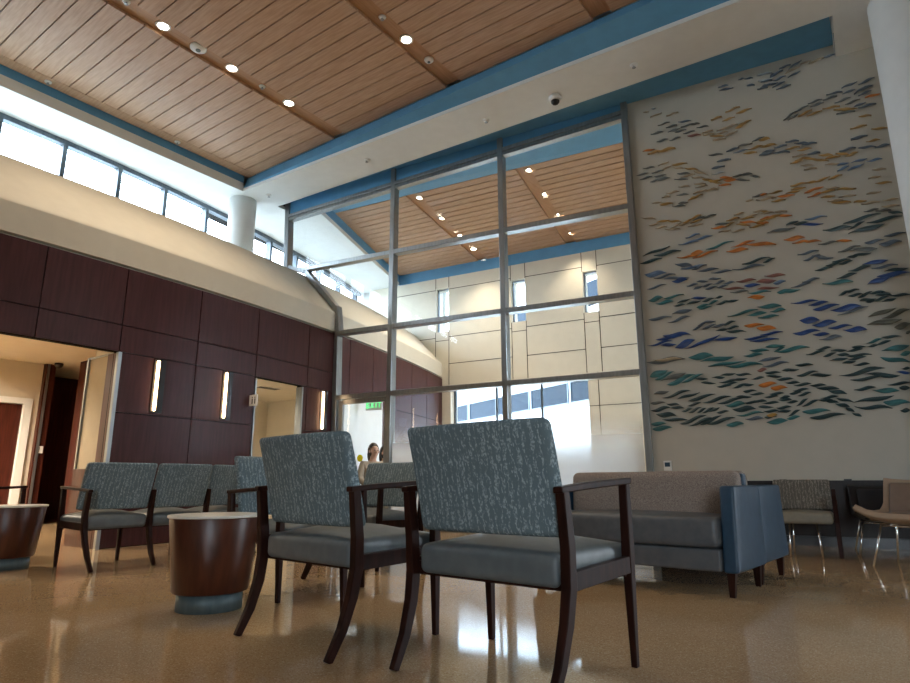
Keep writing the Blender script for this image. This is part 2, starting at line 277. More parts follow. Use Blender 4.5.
MURAL = """n 2.99 5.64 3.06 5.63 0.012;l 3.1 5.66 3.15 5.65 0.016;n 3.08 5.54 3.22 5.56 0.018;n 3.29 5.49 3.43 5.5 0.017;g 3.07 5.28 3.21 5.28 0.027;g 3.17 5.39 3.31 5.39 0.018;g 3.27 5.32 3.4 5.32 0.027;s 3.43 5.36 3.58 5.33 0.023
g 3.46 5.27 3.62 5.27 0.019;g 3.58 5.27 3.68 5.26 0.023;g 3.29 5.25 3.43 5.26 0.027;g 3.38 5.22 3.51 5.22 0.023;g 3.48 5.17 3.61 5.17 0.019;g 3.14 5.15 3.27 5.15 0.023;g 3.3 5.12 3.43 5.13 0.023;g 3.65 5.21 3.78 5.19 0.015
p 3.53 5.12 3.68 5.09 0.026;n 3.71 5.11 3.83 5.11 0.022;n 3.72 5.07 3.84 5.06 0.019;n 3.88 5.09 4.02 5.1 0.022;n 3.96 5.09 4.12 5.11 0.029;y 4.01 5.32 4.17 5.34 0.022;y 4.13 5.27 4.3 5.28 0.026;y 3.83 5.26 3.95 5.27 0.019
y 3.96 5.21 4.1 5.22 0.022;y 4.1 5.06 4.22 5.1 0.033;y 4.14 5.09 4.28 5.12 0.022;n 3.83 4.97 3.97 4.95 0.017;y 3.8 5.04 3.95 4.99 0.017;n 3.97 4.98 4.11 5.02 0.018;n 3.88 5.05 4 5.04 0.017;o 2.95 5.06 3.09 5.05 0.023
y 3.01 5 3.17 5 0.027;y 3.13 5 3.35 4.99 0.034;s 3.96 5.7 4.07 5.69 0.017;s 3.97 5.65 4.12 5.64 0.023;s 4.2 5.73 4.26 5.73 0.017;s 4.27 5.72 4.36 5.7 0.015;s 4.29 5.61 4.37 5.59 0.015;s 4.4 5.52 4.51 5.51 0.016
s 4.46 5.54 4.58 5.53 0.018;l 4.42 5.71 4.57 5.69 0.015;l 4.42 5.63 4.52 5.61 0.015;s 4.56 5.66 4.61 5.67 0.015;g 4.27 4.83 4.4 4.85 0.018;y 4.36 4.81 4.46 4.81 0.018;g 4.11 4.8 4.26 4.8 0.021;y 4.22 4.73 4.37 4.74 0.025
y 4.38 4.73 4.51 4.72 0.018;s 3.97 4.77 4.11 4.78 0.025;s 4.05 4.73 4.2 4.73 0.021;y 4.16 4.69 4.3 4.67 0.025;s 4.33 4.62 4.43 4.63 0.021;s 4.37 4.64 4.5 4.64 0.024;g 3.76 4.78 3.91 4.75 0.016;s 3.85 4.66 4 4.66 0.022
s 3.78 4.58 3.92 4.58 0.022;s 4.45 5.61 4.57 5.59 0.015;l 4.45 5.72 4.58 5.69 0.015;s 4.56 5.64 4.7 5.68 0.022;s 4.59 5.58 4.72 5.6 0.022;s 4.67 5.72 4.79 5.73 0.016;s 4.77 5.68 4.91 5.75 0.022;n 4.9 5.7 5.01 5.71 0.016
n 4.99 5.68 5.14 5.7 0.016;s 5.14 5.71 5.28 5.7 0.018;s 4.75 5.57 4.88 5.61 0.022;s 4.43 5.53 4.51 5.55 0.022;s 4.52 5.54 4.63 5.54 0.018;s 4.57 5.49 4.7 5.52 0.022;s 4.61 5.45 4.76 5.46 0.025;n 4.72 5.63 4.89 5.68 0.013
g 4.64 5.01 4.77 5.08 0.018;g 4.77 5.08 4.91 5.12 0.021;g 4.69 4.99 4.8 5.05 0.014;y 4.8 5.01 4.94 5.05 0.016;y 4.89 4.99 5.04 5.01 0.016;g 4.92 5.15 5.06 5.16 0.021;g 4.94 5.1 5.07 5.11 0.024;g 5.08 5.14 5.21 5.15 0.019
s 5.12 5.2 5.27 5.19 0.021;s 5.28 5.24 5.43 5.27 0.02;s 5.45 5.23 5.6 5.27 0.024;g 5.19 5.07 5.34 5.09 0.017;s 5.28 5.16 5.4 5.18 0.019;s 5.39 5.12 5.51 5.18 0.017;s 5.43 5.09 5.55 5.11 0.018;s 5.46 5.15 5.57 5.17 0.015
g 5.29 5.02 5.43 5.04 0.02;y 5.06 5.03 5.22 5.01 0.02;y 5.17 4.98 5.35 4.93 0.017;g 5.19 4.92 5.36 4.9 0.024;y 5.25 4.95 5.39 4.93 0.013;s 5.37 4.96 5.48 4.98 0.017;s 5.41 4.93 5.57 4.93 0.017;o 5.49 5.04 5.62 5.04 0.015
y 5.4 4.82 5.51 4.8 0.018;y 5.3 4.69 5.45 4.69 0.015;y 5.5 4.63 5.64 4.6 0.019;s 5.29 4.56 5.44 4.56 0.016;g 2.93 4.81 3.07 4.79 0.015;n 3.13 4.8 3.26 4.82 0.013;y 3.3 4.76 3.48 4.74 0.026;g 2.84 4.73 2.98 4.73 0.017
n 3.14 4.73 3.28 4.74 0.019;g 3.04 4.71 3.18 4.71 0.019;g 2.88 4.66 3.03 4.66 0.023;g 3.07 4.65 3.21 4.64 0.015;g 3.01 4.59 3.14 4.6 0.017;g 3.09 4.6 3.25 4.59 0.03;n 3.32 4.72 3.44 4.67 0.015;y 3.46 4.67 3.6 4.61 0.015
n 3.56 4.61 3.71 4.51 0.015;g 3.32 4.55 3.47 4.51 0.017;g 3.36 4.62 3.5 4.59 0.015;n 3.4 4.56 3.56 4.56 0.013;y 3.65 4.47 3.78 4.41 0.022;y 3.74 4.4 3.88 4.41 0.022;o 3.86 4.43 3.99 4.4 0.025;o 3.9 4.39 4.05 4.35 0.028
o 3.84 4.33 3.97 4.31 0.021;g 4.01 4.41 4.13 4.4 0.016;g 4.03 4.36 4.18 4.32 0.021;g 4.09 4.42 4.22 4.39 0.025;g 4.2 4.37 4.3 4.33 0.016;y 3.72 4.42 3.86 4.36 0.018;n 3.53 4.52 3.67 4.47 0.013;n 3.55 4.42 3.68 4.39 0.015
n 3.56 4.37 3.7 4.37 0.014;n 3.68 4.31 3.81 4.29 0.014;n 3.36 4.43 3.48 4.41 0.011;n 3.53 4.29 3.68 4.31 0.016;y 3.46 4.22 3.55 4.25 0.022;y 3.51 4.23 3.63 4.26 0.016;n 3.2 4.38 3.35 4.37 0.015;n 3.14 4.33 3.23 4.33 0.013
g 3.33 4.32 3.46 4.3 0.016;g 3.34 4.2 3.45 4.19 0.018;y 3.11 4.23 3.26 4.22 0.026;g 3.26 4.18 3.41 4.15 0.016;n 3.01 4.28 3.12 4.27 0.011;s 3.85 4.66 4 4.65 0.018;s 3.78 4.58 3.92 4.57 0.016;l 3.77 4.5 3.91 4.5 0.013
n 2.86 4.11 3.03 4.05 0.015;n 2.95 3.98 3.08 3.97 0.015;y 3.05 4 3.2 4 0.022;y 3.19 3.99 3.34 3.95 0.018;n 3.23 3.89 3.35 3.93 0.014;y 3.37 3.92 3.5 3.95 0.021;y 3.45 3.95 3.59 3.98 0.018;g 3.5 3.93 3.64 3.95 0.018
g 3.6 3.94 3.76 3.95 0.016;n 3.03 3.92 3.16 3.92 0.013;n 3.32 3.9 3.44 3.91 0.014;n 3.43 3.86 3.6 3.86 0.018;y 3.46 3.9 3.59 3.92 0.016;n 3.15 3.88 3.32 3.85 0.011;o 3.7 3.78 3.86 3.76 0.024;g 3.75 3.82 3.89 3.81 0.016
y 3.84 3.77 3.96 3.8 0.016;n 3.78 3.71 3.91 3.71 0.014;y 3.88 3.84 4.02 3.85 0.012;n 3.97 3.9 4.08 3.91 0.014;y 3.99 3.77 4.13 3.73 0.02;o 4.03 3.79 4.19 3.75 0.017;y 4.02 3.84 4.18 3.82 0.017;n 4.11 3.85 4.22 3.85 0.014
n 4.19 3.89 4.31 3.88 0.012;y 4.19 3.75 4.32 3.76 0.017;o 4.21 3.73 4.33 3.72 0.013;y 4.28 3.77 4.41 3.77 0.017;n 3.93 3.68 4.06 3.69 0.012;n 4.27 3.85 4.4 3.84 0.013;y 4.13 3.7 4.28 3.7 0.013;g 4.2 4.09 4.35 4.1 0.019
n 4.24 4.04 4.44 4.02 0.015;n 4.12 4.05 4.2 4.05 0.01;b 3.39 3.71 3.55 3.73 0.021;b 3.48 3.67 3.69 3.68 0.024;b 3.3 3.64 3.52 3.64 0.021;k 2.85 3.57 3.17 3.64 0.025;k 2.99 3.55 3.3 3.55 0.032;k 2.81 3.47 3.06 3.49 0.029
t 3.62 3.52 3.92 3.56 0.021;o 3.91 3.49 4.15 3.52 0.024;o 4.04 3.5 4.37 3.43 0.03;o 3.85 3.44 4.07 3.43 0.034;o 3.43 3.49 3.57 3.49 0.045;o 3.27 3.47 3.49 3.44 0.016;o 3.46 3.43 3.73 3.47 0.017;s 3.25 3.38 3.43 3.32 0.028
b 3.3 3.31 3.59 3.31 0.021;s 3.9 3.2 4.22 3.19 0.023;k 4.01 3.25 4.29 3.28 0.023;k 4.23 3.23 4.35 3.26 0.02;y 4.35 4.82 4.45 4.82 0.016;y 4.35 4.73 4.52 4.71 0.018;s 4.33 4.62 4.48 4.61 0.017;s 4.5 4.67 4.63 4.67 0.016
s 4.48 4.61 4.65 4.57 0.017;s 4.63 4.71 4.76 4.69 0.016;s 4.72 4.67 4.85 4.64 0.021;s 4.8 4.63 4.94 4.61 0.017;y 4.62 4.62 4.76 4.61 0.015;y 4.74 4.57 4.88 4.56 0.024;n 4.68 4.5 4.82 4.49 0.015;s 4.84 4.49 4.96 4.48 0.024
y 4.65 4.42 4.77 4.42 0.024;y 4.7 4.44 4.83 4.45 0.02;y 4.78 4.45 4.91 4.41 0.02;y 4.88 4.41 5.03 4.35 0.02;y 4.95 4.45 5.08 4.41 0.023;y 5.01 4.38 5.15 4.38 0.02;y 5.12 4.42 5.24 4.37 0.023;y 5.21 4.36 5.33 4.38 0.026
s 5.16 4.44 5.31 4.44 0.02;s 5.35 4.43 5.5 4.4 0.023;s 5.5 4.39 5.63 4.39 0.026;n 4.75 4.37 4.87 4.34 0.02;n 4.78 4.3 4.9 4.29 0.015;n 5 4.31 5.15 4.29 0.015;b 5.12 4.27 5.22 4.27 0.013;b 5.11 4.2 5.22 4.23 0.018
b 5.21 4.18 5.36 4.22 0.015;b 5.26 4.27 5.4 4.28 0.013;b 5.4 4.25 5.54 4.24 0.016;n 5.44 4.13 5.56 4.11 0.014;n 5.39 4.03 5.5 4.03 0.017;y 5.45 3.96 5.59 3.94 0.017;s 5.29 4.55 5.43 4.56 0.018;y 5.43 4.49 5.55 4.48 0.019
y 4.62 4.13 4.77 4.13 0.013;y 4.78 4.13 4.89 4.12 0.01;y 4.88 4.12 5.02 4.15 0.013;y 5.01 4.12 5.14 4.14 0.015;y 4.39 4.09 4.52 4.09 0.014;o 4.28 4.09 4.35 4.09 0.015;n 4.27 4.03 4.41 4.02 0.014;y 4.4 3.98 4.54 3.97 0.017
o 4.47 4.03 4.64 4.01 0.024;y 4.56 4.05 4.7 4.05 0.015;y 4.62 4.08 4.76 4.08 0.013;o 4.75 4.01 4.87 4.03 0.023;o 4.79 4.03 4.94 4.04 0.02;o 4.78 3.95 4.93 3.97 0.02;y 4.91 3.97 5.05 3.97 0.016;y 4.91 3.91 5.04 3.9 0.016
n 4.97 4.01 5.1 3.99 0.015;y 5.08 3.97 5.25 3.94 0.019;n 5.09 3.87 5.24 3.86 0.014;n 4.97 3.85 5.11 3.83 0.023;y 5.01 3.82 5.18 3.79 0.016;y 5.22 3.78 5.33 3.77 0.019;n 5.29 3.74 5.45 3.73 0.011;n 5.35 3.85 5.48 3.85 0.011
y 4.26 3.88 4.36 3.86 0.014;o 4.25 3.78 4.36 3.79 0.017;o 4.3 3.78 4.45 3.79 0.02;y 4.36 3.78 4.48 3.79 0.015;o 4.43 3.78 4.58 3.76 0.015;o 4.24 3.72 4.33 3.72 0.017;n 4.42 3.84 4.54 3.82 0.01;k 4.52 3.65 4.64 3.67 0.023
k 4.6 3.64 4.74 3.64 0.026;d 4.67 3.62 4.88 3.59 0.023;b 4.72 3.68 4.93 3.67 0.018;g 4.32 3.59 4.59 3.6 0.03;k 5.1 3.55 5.43 3.59 0.028;k 4.89 3.51 5.15 3.49 0.032;k 5.13 3.47 5.28 3.53 0.016;k 5.13 3.42 5.45 3.46 0.037
k 5.32 3.51 5.62 3.52 0.028;g 5.3 3.65 5.43 3.65 0.014;n 5.49 3.74 5.62 3.73 0.011;n 5.47 3.67 5.62 3.65 0.012;g 5.41 3.63 5.54 3.61 0.014;k 5.52 3.59 5.64 3.55 0.014;s 3.24 3.38 3.42 3.34 0.028;s 3.31 3.32 3.51 3.29 0.017
s 3.43 3.28 3.59 3.31 0.016;s 3.49 3.25 3.72 3.24 0.027;s 3.65 3.2 3.87 3.19 0.024;b 2.85 3.31 3.1 3.29 0.05;s 2.97 3.24 3.21 3.25 0.021;s 3.09 3.21 3.36 3.19 0.024;d 3.18 3.16 3.35 3.16 0.042;s 2.87 3.11 3.09 3.14 0.018
s 3.35 3.07 3.47 3.08 0.017;s 3.42 3.02 3.53 3.05 0.017;s 3.47 3.11 3.59 3.1 0.017;s 3.53 3.04 3.64 3.06 0.017;s 3.56 3 3.69 3.01 0.02;s 3.61 3.12 3.74 3.11 0.015;s 3.66 3.05 3.78 3.07 0.02;s 3.69 3 3.81 3.01 0.02
s 3.77 3.04 3.89 3.04 0.015;t 2.87 2.95 3.04 2.97 0.045;t 3.07 2.95 3.29 2.97 0.021;t 2.96 2.9 3.16 2.9 0.031;k 3.17 2.84 3.3 2.84 0.017;k 3.22 2.87 3.36 2.9 0.021;d 3.39 2.9 3.55 2.89 0.024;k 3.33 2.84 3.49 2.86 0.017
t 3.44 2.78 3.58 2.8 0.027;k 3.51 2.85 3.64 2.87 0.023;t 3.56 2.8 3.68 2.83 0.023;k 3.66 2.87 3.74 2.88 0.02;k 3.67 2.79 3.81 2.81 0.023;k 3.77 2.8 3.91 2.81 0.02;t 3.46 2.76 3.6 2.77 0.017;p 3.92 3.04 4.12 3.03 0.026
p 4.13 3 4.33 2.99 0.039;p 4.23 3.06 4.43 3.04 0.029;p 3.75 2.98 3.98 2.94 0.02;d 4 2.97 4.16 2.96 0.029;g 3.84 2.92 4.03 2.9 0.02;t 4.03 2.88 4.26 2.86 0.019;p 4.14 2.91 4.35 2.9 0.018;b 4.31 2.95 4.43 2.96 0.032
o 4.02 2.82 4.19 2.81 0.036;t 4.34 2.83 4.41 2.82 0.022;t 3.79 2.62 4.1 2.66 0.023;t 3.99 2.61 4.19 2.61 0.032;t 4.12 2.69 4.35 2.67 0.038;t 4.11 2.56 4.31 2.56 0.025;t 4.24 2.62 4.39 2.62 0.028;s 3.15 2.74 3.37 2.76 0.037
s 2.86 2.7 3.12 2.7 0.028;s 3.09 2.64 3.34 2.68 0.027;s 3.37 2.5 3.48 2.54 0.017;s 3.43 2.55 3.54 2.58 0.017;s 3.48 2.5 3.63 2.54 0.023;s 3.5 2.58 3.63 2.58 0.013;s 3.59 2.51 3.76 2.52 0.023;k 3.7 2.52 3.85 2.55 0.023
k 3.74 2.47 3.88 2.48 0.019;k 3.75 2.44 3.95 2.41 0.016;k 3.63 2.46 3.76 2.47 0.013;o 3.95 2.48 4.15 2.47 0.029;o 4.08 2.44 4.27 2.41 0.041;d 2.93 2.43 3.22 2.44 0.024;d 3.02 2.47 3.32 2.45 0.04;d 2.82 2.37 3.11 2.39 0.02
d 2.98 2.35 3.15 2.34 0.027;d 3.15 2.3 3.37 2.37 0.057;d 3.27 2.28 3.52 2.34 0.023;d 3.38 2.29 3.66 2.4 0.026;d 3.58 2.34 3.84 2.35 0.026;d 4.11 2.35 4.33 2.36 0.019;d 3.94 2.32 4.17 2.32 0.016;d 4 2.29 4.28 2.28 0.022
t 3.3 2.16 3.56 2.16 0.055;t 3.44 2.1 3.78 2.12 0.039;t 3.98 2.18 4.17 2.16 0.025;t 3.91 2.12 4.1 2.12 0.028;t 4.15 2.2 4.34 2.2 0.028;t 4.24 2.15 4.34 2.18 0.019;n 2.88 2.17 3.2 2.15 0.027;o 4.48 3.47 4.68 3.46 0.039
o 4.56 3.41 4.71 3.41 0.019;o 4.66 3.42 4.84 3.38 0.016;g 4.82 3.35 5 3.34 0.022;o 4.99 3.35 5.13 3.33 0.013;s 5.26 3.28 5.43 3.28 0.028;s 5.39 3.23 5.58 3.23 0.039;s 5.45 3.32 5.63 3.32 0.024;g 5 3.22 5.2 3.25 0.022
g 5.12 3.21 5.35 3.19 0.037;s 4.6 3.26 4.8 3.27 0.022;s 4.65 3.18 4.81 3.22 0.019;s 4.74 3.22 4.9 3.16 0.028;s 4.79 3.17 4.93 3.16 0.013;k 4.75 3.04 4.91 3.05 0.019;k 4.86 3.08 5 3.08 0.016;k 4.93 3.11 5.09 3.11 0.019
k 4.99 3.07 5.11 3.09 0.012;k 5.12 3.15 5.29 3.15 0.015;k 5.07 3.14 5.17 3.14 0.009;d 5.21 3.03 5.43 3.04 0.033;k 5.07 2.98 5.27 3 0.027;s 5.29 2.97 5.51 2.97 0.021;k 5.4 2.92 5.6 2.92 0.027;d 5.33 2.87 5.6 2.87 0.036
d 5.23 2.8 5.42 2.84 0.039;k 4.95 2.91 5.13 2.94 0.028;t 4.81 2.87 5.08 2.85 0.031;s 4.49 2.88 4.68 2.9 0.022;s 4.61 2.92 4.77 2.94 0.025;t 4.34 2.84 4.56 2.84 0.032;k 4.94 2.71 5.04 2.75 0.012;k 5.01 2.74 5.13 2.75 0.018
k 5.03 2.69 5.16 2.69 0.012;k 5.12 2.66 5.25 2.71 0.012;k 5.13 2.62 5.27 2.62 0.015;k 5.22 2.69 5.36 2.69 0.018;k 5.25 2.6 5.39 2.63 0.021;k 5.33 2.69 5.42 2.64 0.015;k 5.33 2.58 5.45 2.6 0.015;k 5.41 2.64 5.58 2.62 0.015
k 5.18 2.6 5.27 2.6 0.009;k 5.28 2.66 5.37 2.66 0.012;d 4.47 2.69 4.72 2.68 0.022;d 4.64 2.64 4.82 2.65 0.028;d 4.68 2.58 4.92 2.6 0.034;d 4.85 2.55 5.12 2.56 0.045;s 4.91 2.49 5.18 2.54 0.021;d 4.53 2.47 4.71 2.45 0.052
d 4.65 2.4 4.87 2.41 0.045;d 4.8 2.35 5.01 2.35 0.024;d 4.94 2.31 5.14 2.29 0.041;d 4.45 2.33 4.7 2.33 0.034;d 4.64 2.29 4.79 2.28 0.027;s 4.7 2.23 4.9 2.24 0.03;G 5.19 2.43 5.43 2.49 0.032;G 5.31 2.4 5.55 2.46 0.035
G 5.17 2.34 5.46 2.36 0.038;G 5.4 2.28 5.54 2.3 0.043;G 5.49 2.2 5.53 2.23 0.028;g 2.8 2.15 3.23 2.15 0.047;t 3.52 2.03 3.9 2.06 0.025;t 3.7 2.02 4.08 2 0.031;t 2.82 1.96 3.02 2.02 0.057;t 2.88 1.92 3.09 2 0.033
g 2.95 1.9 3.23 1.97 0.043;t 3.02 1.85 3.33 1.94 0.042;t 3.19 1.86 3.43 1.94 0.026;k 3.34 1.89 3.48 1.88 0.016;k 3.41 1.84 3.56 1.82 0.019;k 3.54 1.89 3.67 1.88 0.013;k 3.63 1.91 3.79 1.92 0.019;k 3.8 1.91 3.96 1.89 0.016
k 3.96 1.84 4.09 1.85 0.015;k 3.61 1.83 3.82 1.84 0.022;k 3.75 1.84 3.91 1.85 0.012;k 3.66 1.8 3.8 1.81 0.019;k 3.58 1.78 3.73 1.78 0.013;k 3.75 1.75 3.89 1.78 0.019;k 3.82 1.78 3.97 1.77 0.019;s 4.06 2.04 4.28 2.07 0.025
s 4.1 1.98 4.35 2 0.025;p 4.03 1.93 4.13 1.94 0.028;k 4.11 1.9 4.26 1.89 0.015;k 4.12 1.86 4.27 1.84 0.018;k 4.29 1.91 4.36 1.91 0.015;o 4.03 1.76 4.21 1.77 0.037;o 4.15 1.72 4.31 1.71 0.036;k 4.22 1.81 4.34 1.81 0.018
k 3.86 1.7 3.99 1.7 0.015;k 3.93 1.66 4.07 1.66 0.015;k 4.13 1.65 4.27 1.65 0.015;k 4.22 1.6 4.33 1.61 0.021;k 4.07 1.62 4.21 1.62 0.012;k 3.96 1.59 4.09 1.57 0.018;k 3.85 1.57 4 1.56 0.015;k 4.04 1.55 4.21 1.55 0.015
k 4 1.51 4.15 1.5 0.015;k 4.2 1.49 4.32 1.49 0.015;k 4.05 1.46 4.2 1.45 0.015;k 3.78 1.64 3.94 1.63 0.018;g 2.85 1.74 3.02 1.76 0.03;k 2.95 1.69 3.26 1.75 0.026;k 3.13 1.66 3.37 1.72 0.022;k 3.25 1.63 3.54 1.69 0.029
k 3.41 1.6 3.71 1.65 0.028;k 3.57 1.58 3.84 1.62 0.025;t 3.65 1.55 3.86 1.56 0.04;g 2.8 1.63 2.97 1.63 0.026;k 2.8 1.54 3.02 1.56 0.033;k 3.23 1.57 3.38 1.6 0.019;k 2.99 1.61 3.13 1.59 0.013;k 3.04 1.56 3.18 1.55 0.016
k 3.16 1.51 3.28 1.53 0.013;k 3.24 1.49 3.38 1.54 0.019;k 3.33 1.48 3.43 1.53 0.016;k 3.39 1.48 3.52 1.53 0.019;k 3.46 1.48 3.58 1.53 0.019;k 3.55 1.47 3.68 1.48 0.012;k 2.86 1.49 3.08 1.46 0.042;k 2.93 1.42 3.21 1.4 0.026
k 3.13 1.36 3.42 1.44 0.028;k 3.23 1.33 3.49 1.41 0.028;k 3.36 1.34 3.59 1.43 0.028;k 3.44 1.34 3.73 1.4 0.028;t 2.79 1.37 2.96 1.37 0.032;t 2.8 1.31 3.02 1.32 0.039;t 3.64 1.32 3.82 1.33 0.037;k 3.73 1.5 3.96 1.49 0.043
t 3.76 1.43 4.04 1.44 0.021;s 3.85 1.38 4.03 1.38 0.027;y 4.07 1.41 4.18 1.41 0.027;t 4.07 1.33 4.27 1.34 0.042;k 4.05 1.39 4.17 1.39 0.012;t 4.24 2.14 4.57 2.15 0.031;k 4.55 2.07 4.72 2.09 0.018;k 4.65 2.12 4.79 2.13 0.015
k 4.71 2.03 4.83 2.06 0.018;k 4.79 2.09 4.93 2.08 0.018;k 4.77 1.98 4.93 1.99 0.018;k 4.84 2.04 4.95 2.03 0.024;k 4.93 2.07 5.08 2.08 0.015;k 4.99 2.11 5.11 2.1 0.012;k 4.93 2.02 5.15 2.01 0.017;k 4.94 1.98 5.1 1.99 0.023
k 4.88 1.94 5 1.95 0.015;k 4.98 1.91 5.12 1.91 0.012;t 5.13 2.14 5.27 2.17 0.017;k 5.13 2.1 5.23 2.11 0.012;k 5.2 2.11 5.34 2.14 0.014;k 5.27 2.19 5.44 2.18 0.012;t 5.26 2.04 5.49 2.07 0.043;t 5.41 1.98 5.5 2 0.034
t 5.24 1.97 5.48 1.89 0.034;k 5.4 1.83 5.47 1.83 0.02;d 5.35 1.8 5.47 1.78 0.02;k 4.43 1.96 4.59 1.95 0.015;k 4.29 1.91 4.45 1.91 0.018;k 4.43 1.84 4.63 1.87 0.024;k 4.56 1.83 4.75 1.82 0.024;k 4.85 1.81 5.24 1.85 0.035
k 5.07 1.8 5.36 1.76 0.034;k 4.94 1.75 5.27 1.76 0.023;k 5.26 1.67 5.45 1.68 0.02;k 5.35 1.63 5.44 1.62 0.033;k 4.96 1.64 5.14 1.65 0.026;t 5.13 1.62 5.34 1.6 0.036;k 4.6 1.69 4.81 1.66 0.026;k 4.71 1.65 4.87 1.6 0.029
k 4.93 1.5 5.28 1.55 0.031;k 4.94 1.46 5.25 1.42 0.028;t 5.2 1.49 5.42 1.47 0.042;k 5.33 1.39 5.41 1.39 0.033;k 4.3 1.77 4.44 1.76 0.015;k 4.39 1.73 4.55 1.74 0.018;k 4.54 1.72 4.69 1.71 0.015;k 4.37 1.67 4.52 1.68 0.021
k 4.33 1.64 4.45 1.65 0.015;k 4.41 1.61 4.54 1.64 0.018;k 4.29 1.54 4.4 1.55 0.012;k 4.38 1.5 4.5 1.57 0.015;k 4.44 1.49 4.6 1.55 0.015;k 4.63 1.57 4.79 1.58 0.017;k 4.61 1.55 4.74 1.54 0.017;k 4.67 1.54 4.79 1.51 0.017
k 4.78 1.56 4.92 1.51 0.017;k 4.76 1.5 4.88 1.46 0.026;k 4.85 1.45 4.92 1.4 0.023;k 4.9 1.39 4.98 1.35 0.014;t 4.44 1.43 4.69 1.43 0.035;k 4.51 1.36 4.82 1.38 0.032;k 4.28 1.39 4.41 1.45 0.021;t 4.27 1.36 4.4 1.38 0.026
k 4.23 1.81 4.38 1.81 0.015;k 4.23 1.6 4.31 1.61 0.012;k 4.21 1.58 4.34 1.57 0.018;k 4.18 1.49 4.33 1.49 0.015;k 4.19 1.44 4.32 1.45 0.015"""
# ---------------------------------------------------------------- the room
HC = .68
def cv(y): return -7.0-.0187*max(0, y-2)**2                    # the gently curved panel wall in plan
def cvn(y):
    t = V((-.0374*max(0, y-2), 1)).normalized(); return V((-t.y, t.x))   # outward normal (away from the lobby)
def CP(y, off): p = V((cv(y), y))+cvn(y)*off; return (p.x, p.y)
def CPX(y, off): return (cv(y)-off, y)
GA = math.radians(7)
P0 = V((-5.234, 7.322)); WD = V((math.cos(GA), math.sin(GA))); WN = V((-math.sin(GA), math.cos(GA)))
def W(s, off=0.): p = P0+WD*s+WN*off; return (p.x, p.y)
ZS = 5.676; ZW = 5.95; ZP = 5.85; ZR = 6.5
X1, Y0 = 6.0, -5.0

# floor
f = MB(); f.hexa([(-15, -6), (7, -6), (7, 14.6), (-15, 14.6)], -.15, 0)
struct(f.build('floor', M['terrazzo']))

# panelled wall, with the two openings left out
w = MB()
ys = [-5, -4, -3, -2, -1, -.2, .55, 1.5, 2.46, 3.32, 4.31, 5.28, 6.35, 7.02]
ysub = lambda a, b: [a+(b-a)*k/3 for k in range(4)]
def wall_strip(mb, a, b, z0, z1, o0, o1, mi):
    p = ysub(a, b)
    poly = [CPX(y, o0) for y in p]+[CPX(y, o1) for y in reversed(p)]
    mb.hexa(poly, z0, z1, mi)
zs = [0, .70, 1.45, 2.13, 2.44, 3.12]
G = .006
def panels(mb, ys, zs, skip, mi=0, gap=1):
    for a, b in zip(ys, ys[1:]):
        for k, (z0, z1) in enumerate(zip(zs, zs[1:])):
            if skip(a, b, z0, z1): continue
            wall_strip(mb, a+G, b-G, z0+G, z1-G, 0, .022, mi)
            wall_strip(mb, a, b, z0, z1, .02, .12, gap)
ys1 = sorted(ys+[6.22])
def sk(a, b, z0, z1):
    m = (a+b)/2
    if z1 <= 2.14 and .55 < m < 3.32: return True
    if z1 <= 2.14 and 5.28 < m < 6.22: return True
    return False
ysA = [y for y in ys]
panels(w, [y for y in ysA if y <= 5.28], zs, sk)
panels(w, [5.28, 6.22], zs[:4], sk); panels(w, [5.28, 6.35], zs[3:], lambda *a: False)
panels(w, [6.24, 6.35], zs[:4], lambda *a: False); panels(w, [6.35, 7.02], zs, lambda *a: False)
struct(w.build('wall_left', [M['panel_wood'], M['dark_gap']]))
# beige band and slope above the panels, up to the clerestory sill, both rooms
u = MB()
yy = [-5+.25*k for k in range(72)]
yy = [y for y in yy if y <= 12.3]+[12.45]
prof = [(.05, 3.12), (.05, 3.14), (-.004, 3.15), (0, 3.47), (.02, 3.505), (.08, 3.56), (.78, 4.29), (1.10, 4.44), (1.18, 4.452), (2.62, 4.452)]
rows = [[(*CP(y, o), z) for o, z in prof] for y in yy]
for r0, r1 in zip(rows, rows[1:]):
    for k in range(len(prof)-1): u.face([r0[k], r1[k], r1[k+1], r0[k+1]], 0, k in (3, 4))
struct(u.build('wall_left_slope', M['beige_paint']))
o2 = MB()                                                       # outer skin under the sill
for a, b in zip(yy, yy[1:]):
    o2.face([(*CP(a, 2.66), 3.0), (*CP(b, 2.66), 3.0), (*CP(b, 2.66), 4.45), (*CP(a, 2.66), 4.45)])
struct(o2.build('wall_left_outer', M['white_paint']))

# clerestory: one window per bay
bays = [-5, -4.0, -3.05, -2.1, -1.17, -.24, .70, 1.64, 2.58, 3.51, 4.43, 5.33, 6.28, 7.2, 8.15, 9.1, 10.1, 11.1, 12.1, 12.45]
OW = 2.52
def obar(mb, a, b, o0, o1, z0, z1):
    mb.hexa([CP(a, o0), CP(b, o0), CP(b, o1), CP(a, o1)], z0, z1)
for i, (a, b) in enumerate(zip(bays, bays[1:])):
    m = MB(); t = .035
    obar(m, a, a+t, OW-.05, OW+.07, 4.452, ZS); obar(m, b-t, b, OW-.05, OW+.07, 4.452, ZS)
    obar(m, a+t, b-t, OW-.05, OW+.07, ZS-.075, ZS); obar(m, a+t, b-t, OW-.05, OW+.07, 4.452, 4.52)
    fr = struct(m.build('window_%d' % (i+1), M['alu_dark']))
    g = MB(); obar(g, a+t, b-t, OW, OW+.012, 4.52, ZS-.075); g.build('pane', M['glass'], fr)

fa_ = MB()
for a, b in zip(bays, bays[1:]): obar(fa_, a, b, OW+.06, OW+.2, ZS+.0, ZR)
struct(fa_.build('wall_left_fascia', M['white_paint']))
zl = lambda s_: 5.545+.0325*(s_+3.35)
SR = 2.70
